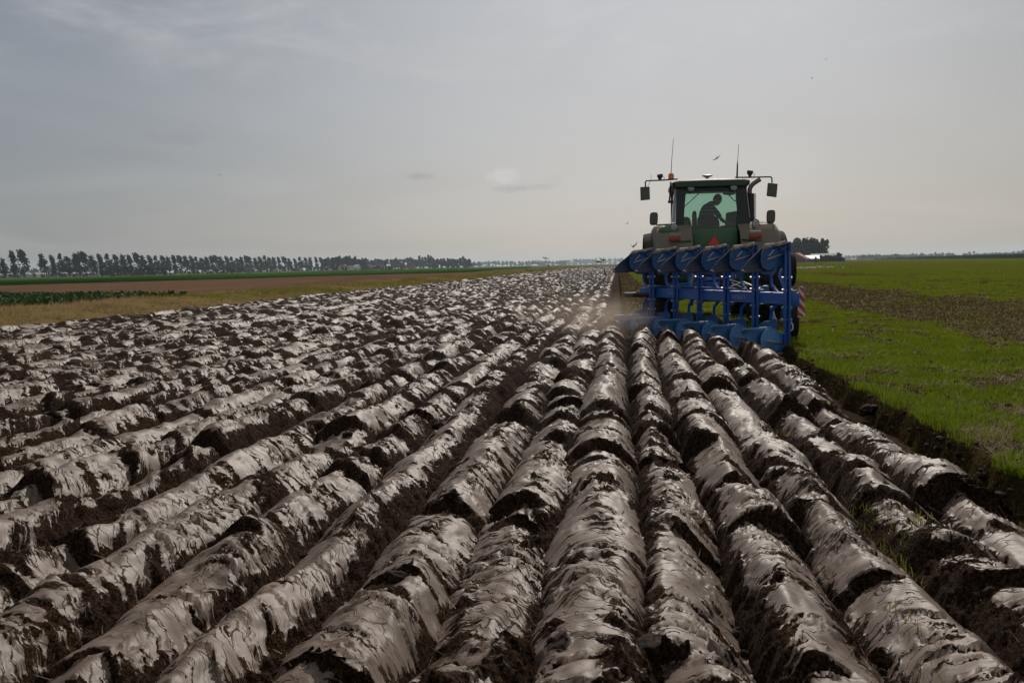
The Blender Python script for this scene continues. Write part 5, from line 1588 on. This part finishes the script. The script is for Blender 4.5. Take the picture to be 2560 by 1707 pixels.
for a in [(1792, 396, 130, 'flat', 10, -32, True, 'dark gull banking in the sky just above the tractor cab', 1.0),
          (1570, 558, 240, 'up', 20, -40, True, 'tiny dark gull in the sky left of the tractor'),
          (1582, 617, 105, 'up', -50, -18, True, 'gull with raised wings just above the left upper plough body', .85),
          (1364, 646, 150, 'arch', 25, 12, True, 'dark gull gliding above the ploughed horizon left of the plough'),
          (1496, 655, 130, 'flat', 4, 6, True, 'gull seen head on gliding low over the furrows near the plough'),
          (1510, 651, 140, 'high', 60, 0, True, 'gull with wings held high above the gliding one', .95),
          (1449, 654, 320, 'high', 30, 0, True, 'very small distant gull between the two larger ones'),
          (1322, 676, 110, 'flat', 15, 14, False, 'white gull low over the left end of the grassy bank'),
          (1357, 677, 120, 'arch', 70, 20, False, 'white gull over the bank edge with folded wing'),
          (1374, 669, 120, 'up', 50, 25, False, 'white gull turning above the bank'),
          (1462, 671, 150, 'flat', 10, -14, False, 'pale gull skimming the far bank'),
          (1492, 669, 140, 'arch', 30, 10, False, 'pale gull landing on the far furrows'),
          (1516, 689, 75, 'up', 80, 20, False, 'white gull fluttering over the furrows by the plough', .8),
          (1148, 675, 130, 'flat', 12, 8, False, 'white gull crossing the green crop at mid left'),
          (2014, 652, 140, 'arch', 15, 10, False, 'white gull flying in front of the farm on the right'),
          (2043, 661, 130, 'arch', 8, 10, False, 'white gull flying low over the field right of the farm barn'),
          (1990, 665, 130, 'flat', 0, 5, False, 'white gull flying beside the upper plough wheel'),
          (2004, 669, 130, 'flat', 10, -8, False, 'white gull just above the sitting flock'),
          (2103, 670, 140, 'up', 70, 0, False, 'white gull right of the sitting flock'),
          (2134, 668, 150, 'flat', 20, 12, False, 'white gull landing further right of the flock'),
          (2165, 666, 150, 'arch', 10, 12, False, 'pale gull gliding at the far right of the others'),
          (2065, 149, 330, 'flat', 30, -25, True, 'tiny dark bird high in the sky at the upper right'),
          (2031, 197, 330, 'up', 60, 20, True, 'tiny dark bird high in the sky below the upper one'),
          (550, 438, 360, 'up', 60, 20, True, 'single tiny dark bird in the sky at far left')]:
    gull(*a)
# sitting gulls
m = MB()
m.loft([[(r * math.cos(a) * .9, y, z + r * math.sin(a)) for a in [2 * math.pi * k / 8 for k in range(8)]] for y, r, z in
        [(-.22, .012, .20), (-.14, .035, .19), (-.04, .070, .18), (.06, .072, .18), (.12, .052, .21), (.15, .034, .26), (.165, .036, .31), (.19, .030, .325), (.22, .010, .315), (.25, .005, .31)]])
s_body = m.mesh('body', True); s_body.materials.append(M['feather_white'])
m = MB(); m.loft([[(-.078, .05, .19), (-.05, .03, .25), (.05, .03, .25), (.078, .05, .19)], [(-.06, -.12, .20), (-.04, -.13, .24), (.04, -.13, .24), (.06, -.12, .20)], [(-.01, -.27, .20), (-.01, -.27, .205), (.01, -.27, .205), (.01, -.27, .20)]])
s_back = m.mesh('folded_wings'); s_back.materials.append(M['feather_grey'])
m = MB(); m.tube([(0, 0, 0), (0, .01, .14)], .008, 5); s_leg = m.mesh('leg'); s_leg.materials.append(M['orange'])
def sit(x, y, z, label, group, sc=1.0):
    g = empty('gull', (x, y, z), rt.random() * 6.28); g.scale = (sc,) * 3; tag(g, label, 'bird', group)
    link_mesh('body', s_body, None, g); link_mesh('folded_wings', s_back, None, g)
    for s in (-.03, .03): link_mesh('leg', s_leg, None, g).location = (s, 0, 0)
for k in range(62):
    px = 1983 + 102 * rt.random() ** 1.15; d = 132 + 14 * rt.normal() * .5 + (px - 1983) * .08
    x, y = hz(px, max(112, d)); sit(x, y, .0, 'white gull sitting in the flock on the green field right of the plough', 'gulls sitting on the green field')
x, y = hz(2108, 128); sit(x, y, 0, 'white gull sitting apart just right of the flock', None)
for k in range(64):
    px = 1400 + 150 * rt.random(); d = 62 + 90 * rt.random()
    x, y = hz(px, d)
    if not (-14.5 < x < -.8): continue
    sit(x, y, .08, 'white gull standing on the furrows far behind the plough', 'gulls standing on the ploughed land', .95)

# ------------------------------------------------------------------ air
def volume_mat(name, col, dens, aniso=0.3, noise=False):
    m_ = bpy.data.materials.new(name); m_.use_nodes = True
    n, l = m_.node_tree.nodes, m_.node_tree.links; n.clear()
    out = n.new('ShaderNodeOutputMaterial'); v = n.new('ShaderNodeVolumePrincipled')
    v.inputs['Color'].default_value = (*col, 1); v.inputs['Density'].default_value = dens; v.inputs['Anisotropy'].default_value = aniso
    l.new(v.outputs[0], out.inputs['Volume'])
    if noise:
        tc = n.new('ShaderNodeTexCoord'); nz = n.new('ShaderNodeTexNoise'); nz.inputs['Scale'].default_value = 2.2; nz.inputs['Detail'].default_value = 3
        l.new(tc.outputs['Object'], nz.inputs['Vector'])
        ln = n.new('ShaderNodeVectorMath'); ln.operation = 'LENGTH'; l.new(tc.outputs['Object'], ln.inputs[0])
        fo = n.new('ShaderNodeMapRange'); fo.interpolation_type = 'SMOOTHSTEP'; l.new(ln.outputs['Value'], fo.inputs[0])
        for i, x in enumerate((0.1, 1.0, 1.0, 0.0)): fo.inputs[i + 1].default_value = x
        cn = n.new('ShaderNodeMapRange'); l.new(nz.outputs[0], cn.inputs[0])
        for i, x in enumerate((0.38, 0.68, 0.0, 1.0)): cn.inputs[i + 1].default_value = x
        mu = n.new('ShaderNodeMath'); mu.operation = 'MULTIPLY'; l.new(fo.outputs[0], mu.inputs[0]); l.new(cn.outputs[0], mu.inputs[1])
        m2 = n.new('ShaderNodeMath'); m2.operation = 'MULTIPLY'; l.new(mu.outputs[0], m2.inputs[0]); m2.inputs[1].default_value = dens
        l.new(m2.outputs[0], v.inputs['Density'])
    else:
        m_.cycles.homogeneous_volume = True
    return m_
hm = volume_mat('hazy_air', (0.74, 0.87, 1.0), 0.00011, 0.2)
hb = MB().box((0, 3050, 24), (11800, 6400, 51))
hz_o = hb.build('haze', hm, smooth=False); tag(hz_o, kind='stuff')
for (px, py, Y, sx, sy, sz, dn) in ((1508, 800, 16.8, 1.15, 2.0, .55, .38), (1440, 770, 19.0, 2.2, 2.6, .55, .14)):
    dm = volume_mat('dust', (0.72, 0.60, 0.50), dn, 0.5, True)
    bm = bmesh.new(); bmesh.ops.create_icosphere(bm, subdivisions=3, radius=1.0)
    me = bpy.data.meshes.new('dust_cloud'); bm.to_mesh(me); bm.free()
    o = link_mesh('dust_cloud', me, dm); o.location = at_depth(px, py, Y); o.scale = (sx, sy, sz); tag(o, 'brown dust drifting off the soil behind the left plough bodies', 'dust', kind='stuff')
